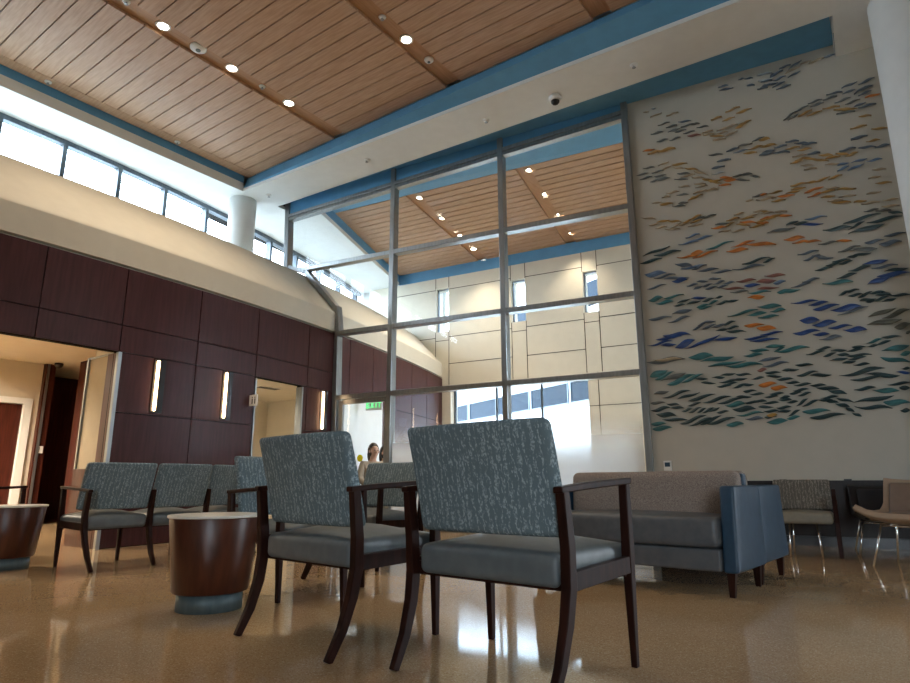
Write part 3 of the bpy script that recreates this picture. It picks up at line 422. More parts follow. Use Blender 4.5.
# ceilings -----------------------------------------------------------------
wt = lambda p, z: (p[0], p[1], z)
L1 = lambda x: 5.93+.049*(x+8.8)                                # far edge of the lobby's tray
L2 = lambda x: 6.69+.052*(x+8.8)                                # near edge of the blue pocket
s = MB()
def flat(mb, poly, z, mi=0): mb.hexa(poly, z, z+.06, mi)
ly = [-5, -3, -1, 1, 2, 3, 4, 5, L1(-8.8)]
for a, b in zip(ly, ly[1:]): flat(s, [CP(a, 2.62), (-8.8, a), (-8.8, b), CP(b, 2.62)], ZS)
pe = W(5.27)
flat(s, [(-8.8, L1(-8.8)), (X1, L1(X1)), (X1, 8.8), W(9), pe, (pe[0]+.03, L2(pe[0]+.03)), (-8.8, L2(-8.8))], ZS)
ly = [L1(-8.8), 6.4, W(-3.55)[1]]
for a, b in zip(ly, ly[1:]): flat(s, [CP(a, 2.62), (-8.8, a), (-8.8, b), CP(b, 2.62)], ZS)
# left strip of the second room (along its windows)
RL = lambda y: -8.34-(y-7.256)*.398
ly = [W(-3.55)[1], 7.256, 8, 9, 10, 11, 11.7, 12.5]
for a, b in zip(ly, ly[1:]):
    flat(s, [CP(a, 2.62), (RL(a) if a > 7.2 else -8.75, a), (RL(b) if b > 7.2 else -8.34, b), CP(b, 2.62)], ZS)
# pale lip of the trays
def vface(mb, p, q, z0, z1, mi=0): mb.face([wt(p, z0), wt(q, z0), wt(q, z1), wt(p, z1)], mi)
vface(s, (-8.794, -5), (-8.794, L1(-8.8)-.006), ZS, ZS+.155); vface(s, (-8.794, L1(-8.8)-.006), (X1, L1(X1)-.006), ZS, ZS+.05)
vface(s, (RL(6.95)+.006, 6.95), (RL(11.75)+.006, 11.75), ZS, ZS+.085)
vface(s, (pe[0]-.008, pe[1]), (pe[0]+.022, L2(pe[0])), ZS, ZP)
struct(s.build('ceiling', M['white_paint']))
b = MB()
vface(b, (-8.795, -5), (-8.795, L1(-8.8)), ZS+.155, ZW+.02)
b.face([(-8.8, L1(-8.8), ZS+.05), (X1, L1(X1), ZS+.05), (X1, 6.0, ZW), (-8.8, 6.0, ZW)])
flat(b, [(-8.8, L2(-8.8)), (pe[0], L2(pe[0])), pe, W(-3.6)], ZP)
vface(b, (-8.8, L2(-8.8)), (pe[0], L2(pe[0])), ZS, ZP+.02)
vface(b, (RL(6.95)+.005, 6.95), (RL(11.75)+.005, 11.75), ZS+.085, ZW+.02)
b.add([(*W(-3.55, -.03), zl(-3.55)), (*W(SR, -.03), zl(SR)), (*W(SR, .03), zl(SR)), (*W(-3.55, .03), zl(-3.55)), (*W(-3.55, -.03), ZP+.01), (*W(SR, -.03), ZP+.01), (*W(SR, .03), ZW), (*W(-3.55, .03), ZW)], [(0, 1, 2, 3), (7, 6, 5, 4), (0, 4, 5, 1), (1, 5, 6, 2), (2, 6, 7, 3), (3, 7, 4, 0)])
NE = lambda x: 8.78+(x+2.81)*.148                               # near edge of the second room's planks
flat(b, [W(-3.6, .02), W(6.5, .02), (3.2, NE(3.2)), (-8.6, NE(-8.6))], ZW)
struct(b.build('ceiling_blue', M['blue_paint']))
# planks
def planks(mb, x0, x1, y0, y1, pitch, z, mi=0):
    y = y1
    while y > y0:
        a = max(y0, y-pitch+.014)
        mb.box(x0, a, z, x1, y, z+.03, mi); y -= pitch
p = MB(); PT = .2165
CH = [(-6.60, -6.36), (-4.40, -4.16), (-2.27, -2.03), (-.14, .10), (1.99, 2.23), (4.12, 4.36)]
edges = [-8.56]+[v for c in CH for v in c]+[X1]
for k in range(0, len(edges), 2): planks(p, edges[k], edges[k+1], -5, 5.985, PT, ZW)
p.box(-8.77, -5, ZW, -8.565, 6.0, ZW+.03)
p.box(-8.8, -5, ZW+.16, X1, 6.05, ZW+.2, 1)
struct(p.build('ceiling_wood', [M['plank_wood'], M['dark_gap']]))
ch = MB()
for a, c in CH:
    ch.box(a, -5, ZW+.04, c, 5.99, ZW+.07); ch.box(a-.012, -5, ZW+.03, a, 5.99, ZW+.07); ch.box(c, -5, ZW+.03, c+.012, 5.99, ZW+.07)
struct(ch.build('ceiling_channel', M['channel_wood']))
# second room's planks, turned with the building
p = MB(); A2 = math.radians(8.2); ca, sa = math.cos(A2), math.sin(A2)
def r2(u, v): return (-2.81+u*ca-v*sa, 8.78+u*sa+v*ca)
CH2 = [(lambda v: -4.205-.072*v), (lambda v: -1.985-.072*v), (lambda v: .22-.072*v), (lambda v: 2.4-.072*v)]
v = .01
while v < 4.7:
    v1 = min(v+.19, 4.78)
    cuts = []
    for c in CH2: cuts.append((c(v), c(v)+.24))
    # left end follows the tray edge
    def left(vv):
        lo = -9.0
        for _ in range(60):
            x, y = r2(lo, vv)
            if x < RL(y)+.2: lo += .05
            else: break
        return lo
    e0, e1 = left(v), left(v1)
    xs0 = [e0]+[q for c in CH2 for q in (c(v), c(v)+.24)]+[6.2]
    xs1 = [e1]+[q for c in CH2 for q in (c(v1), c(v1)+.24)]+[6.2]
    for k in range(0, len(xs0), 2):
        if xs0[k+1]-xs0[k] > .05:
            p.hexa([r2(xs0[k], v), r2(xs0[k+1], v), r2(xs1[k+1], v1-.014), r2(xs1[k], v1-.014)], ZW, ZW+.03)
    v += .204
for va, vb in ((-.4, 1), (1, 2.4), (2.4, 3.8), (3.8, 4.5)):
    def le(vv):
        lo = -9.
        for _ in range(200):
            x, y = r2(lo, vv)
            if x < RL(y): lo += .02
            else: return lo
    a, c = le(va), le(vb)
    if va >= 0 or True: p.hexa([r2(a, va), r2(a+.19, va), r2(c+.19, vb), r2(c, vb)], ZW+.002, ZW+.03)
p.hexa([r2(-8.6, -1), r2(6.2, -1), r2(6.2, 4.8), r2(-8.6, 4.8)], ZW+.16, ZW+.2, 1)
struct(p.build('ceiling_wood_beyond', [M['plank_wood'], M['dark_gap']]))
ch = MB()
for c in CH2[:3]:
    ch.hexa([r2(c(0), 0), r2(c(0)+.24, 0), r2(c(4.6)+.24, 4.6), r2(c(4.6), 4.6)], ZW+.04, ZW+.07)
    for d in (-.012, .24): ch.hexa([r2(c(0)+d, 0), r2(c(0)+d+.012, 0), r2(c(4.6)+d+.012, 4.6), r2(c(4.6)+d, 4.6)], ZW+.03, ZW+.10)
struct(ch.build('ceiling_channel_beyond', M['channel_wood']))
r = MB(); rp_ = [CP(y, 2.75) for y in (-5.2, -2, 1, 2, 4, 6, 8, 10, 12.6)]; r.hexa(rp_+[(6.8, 14.4), (6.8, -5.3)], ZR, ZR+.15)
struct(r.build('roof', M['white_paint']))  # unseen slab, added to block sky light above the ceilings

# glazed wall: frame bars follow the heights measured off the plan
g = MB()
def wbar(mb, a, b, th=.075, dp=.14, mi=0):
    """bar in the plane of the glazed wall from (s,z) to (s,z), th thick in that plane"""
    d = V((b[0]-a[0], b[1]-a[1])).normalized(); nn = V((-d.y, d.x))*th/2
    c = [(a[0]-nn.x, a[1]-nn.y), (b[0]-nn.x, b[1]-nn.y), (b[0]+nn.x, b[1]+nn.y), (a[0]+nn.x, a[1]+nn.y)]
    vs = [(*W(s_, -dp/2), z) for s_, z in c]+[(*W(s_, dp/2), z) for s_, z in c]
    mb.add(vs, [(0, 1, 2, 3), (7, 6, 5, 4), (0, 4, 5, 1), (1, 5, 6, 2), (2, 6, 7, 3), (3, 7, 4, 0)], mi)
zh = lambda s_: zl(s_)-.125                             # underside of the head
zt1 = lambda s_: 4.375-.018*(s_+3.0)+.02; zt2 = lambda s_: 3.12-.011*(s_+2.2); zt3 = lambda s_: 2.03
SM = (-1.135, .835); SL, SR = -3.40, 2.70
top = 5.86
wbar(g, (SR+.035, 0), (SR+.035, top), .085)
for s_ in SM: wbar(g, (s_, 0), (s_, top), .085)
wbar(g, (-3.46, 4.36), (-3.52, top), .10)
wbar(g, (-3.40, 4.50), (-2.98, 4.34), .07); wbar(g, (-3.01, 4.37), (-2.27, 3.56), .085); wbar(g, (-2.27, 3.60), (-2.20, 3.13), .085); wbar(g, (-2.24, 3.16), (-2.16, 0), .09)
wbar(g, (-3.5, zl(-3.5)-.03), (SR, zl(SR)-.03), .06, .14); wbar(g, (-3.46, zl(-3.46)-.095), (SR, zl(SR)-.095), .06, .11)
for zt, a in ((zt1, -3.12), (zt2, -2.3), (zt3, -2.2)): wbar(g, (a, zt(a)), (SR, zt(SR)), .075)
wbar(g, (-2.2, .06), (SR, .06), .12)
gw = soften(struct(g.build('wall_glazed', M['alu'])), .006)
def pane(pts, mat):
    q = MB(); vs = [(*W(s_, -.006), z) for s_, z in pts]+[(*W(s_, .006), z) for s_, z in pts]; n = len(pts)
    q.add(vs, [tuple(range(n)), tuple(range(2*n-1, n-1, -1))]+[(i, i+n, (i+1) % n+n, (i+1) % n) for i in range(n)])
    q.build('pane', mat, gw)
cols = [(-3.45, SM[0]), SM, (SM[1], SR)]
for k, (a, c) in enumerate(cols):
    a2, c2 = a+.03, c-.03
    pane([(a2, zt1(a2)+.03), (c2, zt1(c2)+.03), (c2, zh(c2)), (a2, zh(a2))], M['glass'])
    if k: pane([(a2, zt2(a2)+.03), (c2, zt2(c2)+.03), (c2, zt1(c2)-.03), (a2, zt1(a2)-.03)], M['glass'])
    else: pane([(-2.27, zt2(-2.27)+.03), (c2, zt2(c2)+.03), (c2, zt1(c2)-.03), (-3.02, zt1(-3.0)-.03), (-2.33, 3.55)], M['glass'])
    if k: a3 = a2
    else: a3 = -2.18
    pane([(a3, 2.07), (c2, 2.07), (c2, zt2(c2)-.03), (a3, zt2(a3)-.03)], M['glass'])
    if k: pane([(a3, .10), (c2, .10), (c2, 1.99), (a3, 1.99)], M['frost_glass'])

# glazed door in the first bay
d = MB()
for q in (((-2.10, .03), (-2.10, 1.97)), ((-1.20, .03), (-1.20, 1.97)), ((-2.07, 1.95), (-1.2, 1.95)), ((-2.07, .12), (-1.2, .12))): wbar(d, *q, .075, .05)
door = struct(d.build('door_1', M['alu']))
q = MB(); q.hexa([W(-2.06, -.006), W(-1.24, -.006), W(-1.24, .006), W(-2.06, .006)], .16, 1.92); q.build('pane', M['glass'], door)
q = MB(); q.tube([(*W(-1.29, -.07), .55), (*W(-1.29, -.07), .9)], .014); q.tube([(*W(-1.29, -.07), .59), (*W(-1.29, -.02), .59)], .01); q.tube([(*W(-1.29, -.07), .86), (*W(-1.29, -.02), .86)], .01)
q.build('handle', M['chrome'], door)
q = MB(); c0 = V((*W(-1.69, -.012), 1.05))
q.face([c0+V((WD.x, WD.y, 0))*.055*math.cos(k*PI/10)+V((0, 0, .055))*math.sin(k*PI/10) for k in range(20)]); 
o = q.build('round_sticker', M['yellow'], door); sol = o.modifiers.new('s', 'SOLIDIFY'); sol.thickness = .002; o['label'] = 'round yellow sticker'

# mural wall and its dark wainscot
m = MB(); m.hexa([W(SR+.075), W(9), W(9, .2), W(SR+.075, .2)], .68, 5.9)
struct(m.build('wall_mural', M['mural_paint']))
m = MB(); m.hexa([W(SR+.075, -.02), W(9, -.02), W(9, .2), W(SR+.075, .2)], 0, .68)
for k in range(7): m.hexa([W(SR+.1+k*.9, -.032), W(SR+.98+k*.9, -.032), W(SR+.98+k*.9, -.02), W(SR+.1+k*.9, -.02)], .12, .66)
struct(m.build('wall_wainscot', M['wainscot']))
m = MB(); m.hexa([W(SR+.075, -.045), W(9, -.045), W(9, -.0), W(SR+.075, -.0)], 0, .10)
struct(m.build('baseboard_mural', M['black_plastic']))
# round columns
for nm, x, y, rr, z0, z1 in (('column_white', .70, 7.30, .36, 0, ZS), ('column_clerestory', -9.12, 6.17, .235, 4.452, ZS)):
    q = MB(); q.lathe([(rr, z0), (rr, z1)], 56, (x, y)); struct(q.build(nm, M['white_paint']))
# other walls of the lobby, with the big daylight windows behind the camera
def wall_with_holes(name, ax, pos, a0, a1, holes, mat, th=.2):
    mb = MB(); zz = sorted({0, ZR}|{h[k] for h in holes for k in (2, 3)}); aa = sorted({a0, a1}|{h[k] for h in holes for k in (0, 1)})
    for u0, u1 in zip(aa, aa[1:]):
        for z0, z1 in zip(zz, zz[1:]):
            um, zm = (u0+u1)/2, (z0+z1)/2
            if any(h[0] < um < h[1] and h[2] < zm < h[3] for h in holes): continue
            if ax == 'x': mb.box(pos, u0, z0, pos+th, u1, z1)
            else: mb.box(u0, pos-th, z0, u1, pos, z1)
    return struct(mb.build(name, mat))
RH = []
BH = [(2.2, 5.2, .3, 3.0)]
wall_with_holes('wall_right', 'x', X1, -5, 9, RH, M['beige_paint'])
wall_with_holes('wall_back', 'y', Y0, -10, X1+.2, BH, M['beige_paint'])
wn = len(bays)
for ax, hs in (('x', RH), ('y', BH)):
    for h in hs:
        mb = MB(); pos = X1+.05 if ax == 'x' else Y0-.05
        def bx(u0, u1, z0, z1, t=.04):
            if ax == 'x': mb.box(pos-t, u0, z0, pos+t, u1, z1)
            else: mb.box(u0, pos-t, z0, u1, pos+t, z1)
        bx(h[0], h[0]+.06, h[2], h[3]); bx(h[1]-.06, h[1], h[2], h[3]); bx(h[0], h[1], h[2], h[2]+.06); bx(h[0], h[1], h[3]-.06, h[3])
        um = (h[0]+h[1])/2; bx(um-.025, um+.025, h[2], h[3])
        fr = struct(mb.build('window_%d' % wn, M['alu'])); wn += 1
        mb = MB(); bx(h[0]+.06, h[1]-.06, h[2]+.06, h[3]-.06, .005); mb.build('pane', M['glass'], fr)
# left wall behind the camera above the panels is closed by the slope; close the far left end
q = MB(); q.box(-10, -5.2, 0, -6.9, -5.0, ZR); struct(q.build('wall_back_corner', M['beige_paint']))

# ---------------------------------------------------------------- spaces behind the panelled wall
# reception beyond the big opening
rc = MB()
rc.box(-14.4, -1.5, 2.75, -7.14, 3.5, 2.85); rc.box(-14.4, 3.5, 2.75, -7.4, 4.85, 2.85); rc.box(-14.4, 4.85, 2.75, -11.35, 6.4, 2.85)
struct(rc.build('ceiling_reception', M['beige_paint']))
rc = MB()
rc.box(-14.5, -1.5, 0, -14.4, 6.4, 2.75); rc.box(-14.4, -1.6, 0, -7.12, -1.5, 2.75); 
for a, c, z0, z1 in ((-1.5, 2.7, 0, 2.75), (4.40, 4.5, 0, 2.75), (2.7, 4.40, 2.12, 2.75)): rc.box(-12.3, a, z0, -12.2, c, z1)
rc.box(-7.16, -1.5, 2.13, -7.13, 3.5, 2.85); rc.box(-7.8, 3.42, 2.15, -7.16, 3.5, 2.75)
struct(rc.build('wall_reception', M['beige_paint']))
rc = MB()
rc.box(-12.55, 4.5, 0, -12.10, 4.66, 2.75); rc.box(-13.6, 4.66, 0, -13.5, 6.4, 2.75); rc.box(-13.6, 6.3, 0, -11.35, 6.4, 2.75); rc.box(-11.45, 4.85, 0, -11.35, 6.3, 2.75); rc.box(-11.45, 4.78, 0, -7.4, 4.88, 2.75); rc.box(-7.80, 3.33, 0, -7.125, 3.42, .84)
rc.box(-7.30, 3.33, .84, -7.13, 3.42, 2.13); rc.box(-7.13, 3.315, 0, -7.036, 3.335, 2.12)
struct(rc.build('wall_reception_wood', M['red_wood']))
rc = MB(); rc.box(-7.80, 3.36, .84, -7.30, 3.38, 2.13); struct(rc.build('window_reception', M['pane_reflection']))
rc = MB(); rc.box(-7.035, 3.295, 0, -6.985, 3.335, 2.12); rc.box(-12.09, 4.52, 0, -12.075, 4.56, 2.75); rc.box(-7.82, 3.34, .84, -7.79, 3.40, 2.15); rc.box(-7.8, 3.345, 2.13, -7.12, 3.395, 2.15)
struct(rc.build('trim_1', M['alu']))
dd = MB(); dd.box(-12.34, 2.7, 0, -12.17, 2.82, 2.12); dd.box(-12.34, 4.28, 0, -12.17, 4.40, 2.12); dd.box(-12.34, 2.82, 2.02, -12.17, 4.28, 2.12)
dr = struct(dd.build('door_2', M['white_paint']))
dd = MB(); dd.box(-12.28, 2.83, .01, -12.24, 4.27, 2.01); dd.build('leaf', M['red_wood'], dr)
# corridor beyond the narrow opening
cc = MB(); cc.hexa([(-11.2, 4.9), CPX(4.9, .13), CPX(5.8, .13), CPX(6.6, .13), CPX(7.6, .13), CPX(8.6, .13), (-11.2, 8.6)], 2.40, 2.5); struct(cc.build('ceiling_corridor', M['beige_paint']))
cc = MB(); cc.box(-11.3, 4.9, 0, -11.2, 8.7, 2.5); cc.box(-11.2, 8.6, 0, -8.05, 8.7, 2.5); cc.box(-11.2, 5.0, 0, -7.35, 5.1, 2.5)
struct(cc.build('wall_corridor', M['beige_paint']))
cc = MB()
for ya, yb in ((5.285, 5.31), (6.235, 6.26)): cc.hexa([CPX(ya, -.012), CPX(yb, -.012), CPX(yb, .13), CPX(ya, .13)], 0, 2.11)
struct(cc.build('trim_2', M['alu']))

# ---------------------------------------------------------------- second room
w2 = MB()
ys2 = [7.10, 7.45, 8.22, 9.05, 9.87, 10.71, 11.60, 12.42]
panels(w2, ys2, [2.06, 3.12], lambda *a: False); panels(w2, [8.6, 9.05, 9.87, 10.71, 11.60, 12.42], [0, .7, 1.45, 2.06], lambda *a: False)
struct(w2.build('wall_beyond_left', [M['panel_wood'], M['dark_gap']]))
w2 = MB(); wall_strip(w2, 7.10, 8.6, 0, 2.06, 0, .12, 0); struct(w2.build('wall_beyond_white', M['white_paint']))
# far wall: three slots, tall opening to the outside below
EO = 4.85
holes = [(-3.16, -2.80, 4.28, 5.40), (-1.12, -.77, 4.28, 5.30), (.60, .92, 4.28, 5.22), (-2.75, .60, 0, 2.93)]
e = MB(); aa = sorted({-5.2, 6.6}|{h[k] for h in holes for k in (0, 1)}); zz = sorted({0, ZS}|{h[k] for h in holes for k in (2, 3)})
for a, c in zip(aa, aa[1:]):
    for z0, z1 in zip(zz, zz[1:]):
        if any(h[0] < (a+c)/2 < h[1] and h[2] < (z0+z1)/2 < h[3] for h in holes): continue
        e.hexa([W(a, EO), W(c, EO), W(c, EO+.35), W(a, EO+.35)], z0, z1)
e.hexa([W(-5.2, EO), W(6.6, EO), W(6.6, EO+.35), W(-5.2, EO+.35)], ZS, ZW+.02, 2)
def seam(a, c, z0, z1): e.hexa([W(a, EO-.004), W(c, EO-.004), W(c, EO+.01), W(a, EO+.01)], z0, z1, 1)
for h in holes[:3]:
    for x in (h[0]-.015, h[1]): seam(x, x+.013, 2.95, h[2]); seam(x, x+.013, h[3], ZS)
    seam(h[0], h[1], 4.05, 4.062)
xs = [-4.4]+[v_ for h in holes[:3] for v_ in (h[0]-.01, h[1]+.01)]+[6.5]
for a, c in zip(xs[::2], xs[1::2]):
    for z in (5.36-.04*(a+4)/4, 4.13, 3.46): seam(a, c, z, z+.013)
seam(.82, .832, 0, 2.95); seam(.6, 6.5, 2.23, 2.242)
struct(e.build('wall_beyond_far', [M['end_paint'], M['dark_gap'], M['blue_paint']]))
for h in holes:
    mb = MB(); big = h[2] == 0; t = .05 if big else .02; o_ = .2 if big else .12
    def eb(a, c, z0, z1, dd=.03): mb.hexa([W(a, EO+o_-dd), W(c, EO+o_-dd), W(c, EO+o_+dd), W(a, EO+o_+dd)], z0, z1)
    eb(h[0], h[0]+t, h[2], h[3]); eb(h[1]-t, h[1], h[2], h[3]); eb(h[0], h[1], h[2], h[2]+t); eb(h[0], h[1], h[3]-t, h[3])
    if big:
        for x in (-1.63, -.52): eb(x-.02, x+.02, 0, h[3])
    fr = struct(mb.build('window_%d' % wn, M['alu_dark'])); wn += 1
    mb = MB(); eb(h[0]+t, h[1]-t, h[2]+t, h[3]-t, .004); mb.build('pane', M['glass'], fr)
q = MB()
for z0, z1 in ((0, .5), (4.6, ZR)): q.hexa([W(6.5, .2), W(6.7, .2), W(6.7, EO+.3), W(6.5, EO+.3)], z0, z1)
for a, c in ((.2, .6), (EO-.3, EO+.3)): q.hexa([W(6.5, a), W(6.7, a), W(6.7, c), W(6.5, c)], .5, 4.6)
struct(q.build('wall_beyond_right', M['white_paint']))
q = MB()  # window added in this unseen wall to brighten the second room
for a in (.6, 2.55, EO-.36): q.hexa([W(6.56, a), W(6.64, a), W(6.64, a+.06), W(6.56, a+.06)], .5, 4.6)
for z in (.5, 4.54): q.hexa([W(6.56, .6), W(6.64, .6), W(6.64, EO-.3), W(6.56, EO-.3)], z, z+.06)
fr = struct(q.build('window_%d' % wn, M['alu'])); q = MB(); q.hexa([W(6.595, .66), W(6.605, .66), W(6.605, EO-.36), W(6.595, EO-.36)], .56, 4.54); q.build('pane', M['glass'], fr)
q = MB(); q.hexa([CP(12.4, .1), CP(12.4, 2.7), CP(12.55, 2.7), CP(12.55, .1)], 3.0, ZR); struct(q.build('wall_beyond_corner', M['white_paint']))
# ---------------------------------------------------------------- armchairs
def rear_leg(x, bottom=0):
    mb = MB()
    path = [(x*.945, -.345, 0), (x*.96, -.285, .11), (x*.975, -.245, .23), (x*.99, -.228, .34), (x, -.232, .46), (x, -.255, .66)]
    mb.bar(path, [.026, .030, .034, .037, .037, .034], [.032, .040, .046, .048, .046, .040], (0, 1, 0)); return mb
def front_leg(x, ztop):
    mb = MB()
    p = [(x*.945, .262, 0), (x*.95, .255, .30), (x*.955, .252, .42)]; w = [.024, .034, .038]; d = [.026, .038, .042]
    if ztop > .5: p.append((x*.965, .245, ztop)); w.append(.034); d.append(.036)
    mb.bar(p, w, d, (0, 1, 0)); return mb
def back_xf(p):                                                     # lean the back panel
    z = p.z-.47
    return V((p.x, p.y-.200-.22*z-.10*z*z+.02*(p.x/.28)**2, p.z))
def seat_parts(t, x, w, fab, vin):
    s = MB(); s.rbox(x, .03, .388, w-.012, .535, .112, .030, crown=.048); s.build('seat', vin, t)
    b = MB(); b.rbox(x, 0, .694, w+.012, .062, .402, .024, xf=back_xf); b.build('backrest', fab, t)
def side_frame(t, x, wood, arm=True, inner=False):
    soften(rear_leg(x).build('leg', wood, t)); soften(front_leg(x, .672 if arm else .40).build('leg', wood, t))
    r = MB(); r.bar([(x*.99, -.22, .358), (x*.955, .25, .368)], .028, .062); soften(r.build('seat_rail', wood, t), .003)
    if arm:
        a = MB(); a.bar([(x, -.285, .652), (x*.985, -.10, .664), (x*.965, .27, .682)], [.036, .044, .046], [.022, .024, .024]); soften(a.build('armrest', wood, t), .005)
def make_armchair(label, loc, rz, fab=None, name='armchair', group='patterned wood-arm guest chairs'):
    t = thing(name, label, 'chair', loc, rz, group)
    seat_parts(t, 0, .645, fab or M['fabric'], M['vinyl'])
    for x in (-.355, .355): side_frame(t, x, M['chair_wood'])
    for y in (.235, -.2): c = MB(); c.bar([(-.335, y, .35), (.335, y, .35)], .028, .05); c.build('cross_rail', M['chair_wood'], t)
    return t
ch = make_armchair('largest dark-wood armchair, seen from behind, its rear leg cut by the bottom edge', (-1.27, 2.205, 0), -4.5)
dup(ch, (-2.20, 2.19, 0), -6, 'dark-wood armchair seen from behind, between the largest armchair and the wooden drum table')
dup(ch, (-3.30, 2.84, 0), -92, 'dark-wood armchair turned sideways behind the wooden drum table').scale = (1, 1, .955)
FAR = (1, 1, .955)
dup(ch, (-3.78, 4.05, 0), 178, 'armchair facing us, framed by the right arm of the second armchair, below the seated people').scale = FAR
dup(ch, (-7.02, 2.20, 0), 0, 'armchair showing only its dark arm behind the cut-off drum table').scale = FAR
# three seats joined in one frame
t = thing('tandem_seat', 'three joined patterned seats in one dark-wood frame with backs toward us', 'bench', (-5.614, 3.229, 0), 91); t.scale = (1, 1, .95)
for k in (-1, 0, 1): seat_parts(t, .54*k, .505, M['fabric'], M['vinyl'])
for k in range(4): side_frame(t, -.81+.54*k, M['chair_wood'], k in (0, 3))
for y in (.235, -.2): c = MB(); c.bar([(-.79, y, .35), (.79, y, .35)], .028, .05); c.build('cross_rail', M['chair_wood'], t)

# ---------------------------------------------------------------- drum tables
def drum(label, loc):
    t = thing('drum_table', label, 'side table', loc, 0, 'round drum side tables')
    b = MB(); b.lathe([(.198, .095), (.203, .10), (.246, .486), (.244, .490)], 64); b.build('drum_body', M['drum_wood'], t)
    b = MB(); b.lathe([(.252, .490), (.256, .493), (.256, .502), (.253, .505)], 64); b.build('tabletop', M['laminate'], t)['label'] = 'thin white round top'
    b = MB(); b.lathe([(.175, 0), (.175, .095)], 64); b.build('plinth', M['plinth'], t)['label'] = 'recessed grey metal base'
    return t
d0 = drum('round reddish-brown drum table with white top, left of the two front armchairs', (-3.245, 2.18, 0))
dup(d0, (-6.10, 2.17, 0), 0, 'round drum table with white top, cut off by the photo edge')

# ---------------------------------------------------------------- back-to-back sofas
def sofa(label, loc, rz, W_=1.47):
    t = thing('sofa', label, 'sofa', loc, rz, 'back-to-back sofas'); h = W_/2
    b = MB(); b.rbox(0, .02, .21, W_-.19, .60, .13, .015); b.build('base', M['sofa_vinyl'], t)
    b = MB(); b.rbox(0, .04, .37, W_-.19, .60, .18, .035, crown=.02); b.build('seat_cushion', M['sofa_vinyl'], t)
    def bx(p): return V((p.x, p.y-.06*(p.z-.45), p.z))
    b = MB(); b.rbox(0, -.215, .585, W_-.20, .16, .33, .05, xf=bx); b.build('back_cushion', M['tweed'], t)['label'] = 'beige tweed back cushion'
    b = MB(); b.rbox(0, -.285, .455, W_-.17, .05, .55, .02); b.build('back_panel', M['sofa_blue'], t)
    for sx in (-1, 1):
        def ax(p, sx=sx): return V((p.x, p.y-(.06*(p.z-.15)/.5 if p.y > 0 else 0), p.z))
        b = MB(); b.rbox(sx*(h-.045), 0, .395, .09, .62, .51, .018, xf=ax); b.build('side_panel', M['sofa_blue'], t)['label'] = 'blue upholstered side panel'
        for y in (.26, -.26):
            b = MB(); b.bar([(sx*(h-.055), y, .15), (sx*(h-.06), y+.01*(1 if y > 0 else -1), 0)], [.05, .03], [.05, .03], (0, 1, 0)); b.build('leg', M['chair_wood'], t)
    return t
SR_ = -5
s1 = sofa('beige and dark blue sofa facing us, behind the right arm of the nearest armchair', (-1.575, 4.47, 0), 180+SR_)
dup(s1, (-1.53, 5.10, 0), SR_, 'second blue sofa, back to back with the beige and blue sofa, mostly hidden behind it')

# ---------------------------------------------------------------- lounge seats by the mural wall
def chrome_legs(t, pts, top):
    for (x, y), (tx, ty) in pts:
        b = MB(); b.tube([(x, y, 0), (tx, ty, top)], .008, 8); b.build('leg', M['chrome'], t)
t = thing('low_chair', 'low chair with patterned tan back on thin chrome legs, right of the blue sofas', 'chair', (-.84, 6.90, 0), 184)
b = MB(); b.rbox(0, .0, .34, .50, .50, .10, .03, crown=.02); b.build('seat', M['olive_vinyl'], t)
b = MB(); b.rbox(0, -.25, .545, .50, .06, .29, .024); b.build('backrest', M['fabric_tan'], t)
for x in (-.275, .275):
    b = MB(); b.bar([(x, .20, 0), (x, .18, .30), (x, .10, .54)], [.035, .042, .035], .045, (0, 1, 0)); b.bar([(x, -.27, 0), (x, -.24, .6)], .035, .045, (0, 1, 0)); b.bar([(x, -.25, .3), (x, .18, .3)], .03, .06)
    soften(b.build('side_frame', M['chair_wood'], t), .003)
chrome_legs(t, [((-.13, .22), (-.11, .16)), ((.13, .22), (.11, .16)), ((-.12, -.18), (-.10, -.14)), ((.12, -.18), (.10, -.14))], .30)
def shell_chair(label, loc, rz, m_out, m_in, w=.66):
    t = thing('lounge_chair', label, 'chair', loc, rz)
    prof = [(.36, .405), (.33, .385), (.18, .355), (0, .34), (-.14, .345), (-.22, .38), (-.27, .46), (-.32, .58), (-.35, .665), (-.355, .675)]
    def swp(mb, off, ww, up):
        rings = []
        n = 8
        for y, z in prof:
            r = []
            for k in range(n+1):
                u = -1+2*k/n; e = (abs(u)**3)*up*(1 if z < .45 else .3)
                r.append((u*ww/2, y, z+e))
            rings.append(r)
        for a, c in zip(rings, rings[1:]):
            for k in range(n): mb.face([a[k], a[k+1], c[k+1], c[k]], 0, True)
    b = MB(); swp(b, 0, w, .07); o = b.build('shell', m_out, t); m = o.modifiers.new('s', 'SOLIDIFY'); m.thickness = .05; m.offset = 0
    bv = o.modifiers.new('b', 'BEVEL'); bv.width = .012; bv.segments = 2
    b = MB(); b.rbox(0, .05, .385, w-.14, .46, .06, .024, crown=.015); b.build('seat_pad', m_in, o)
    def lean(p): return V((p.x, p.y-.36*(p.z-.4), p.z))
    b = MB(); b.rbox(0, -.165, .53, w-.14, .05, .26, .022, xf=lean); b.build('back_pad', m_in, o)
    chrome_legs(t, [((-.27, .27), (-.2, .18)), ((.27, .27), (.2, .18)), ((-.27, -.25), (-.2, -.14)), ((.27, -.25), (.2, -.14))], .335)
    b = MB(); b.tube([(-.2, .18, .32), (.2, .18, .32), (.2, -.14, .32), (-.2, -.14, .32), (-.2, .18, .32)], .009, 8); b.build('under_frame', M['chrome'], t)
    return t
shell_chair('tan upholstered lounge chair with chrome legs before the mural wall, cut by the photo edge', (.04, 6.42, 0), 162, M['tan_vinyl'], M['brown_vinyl'], .64)
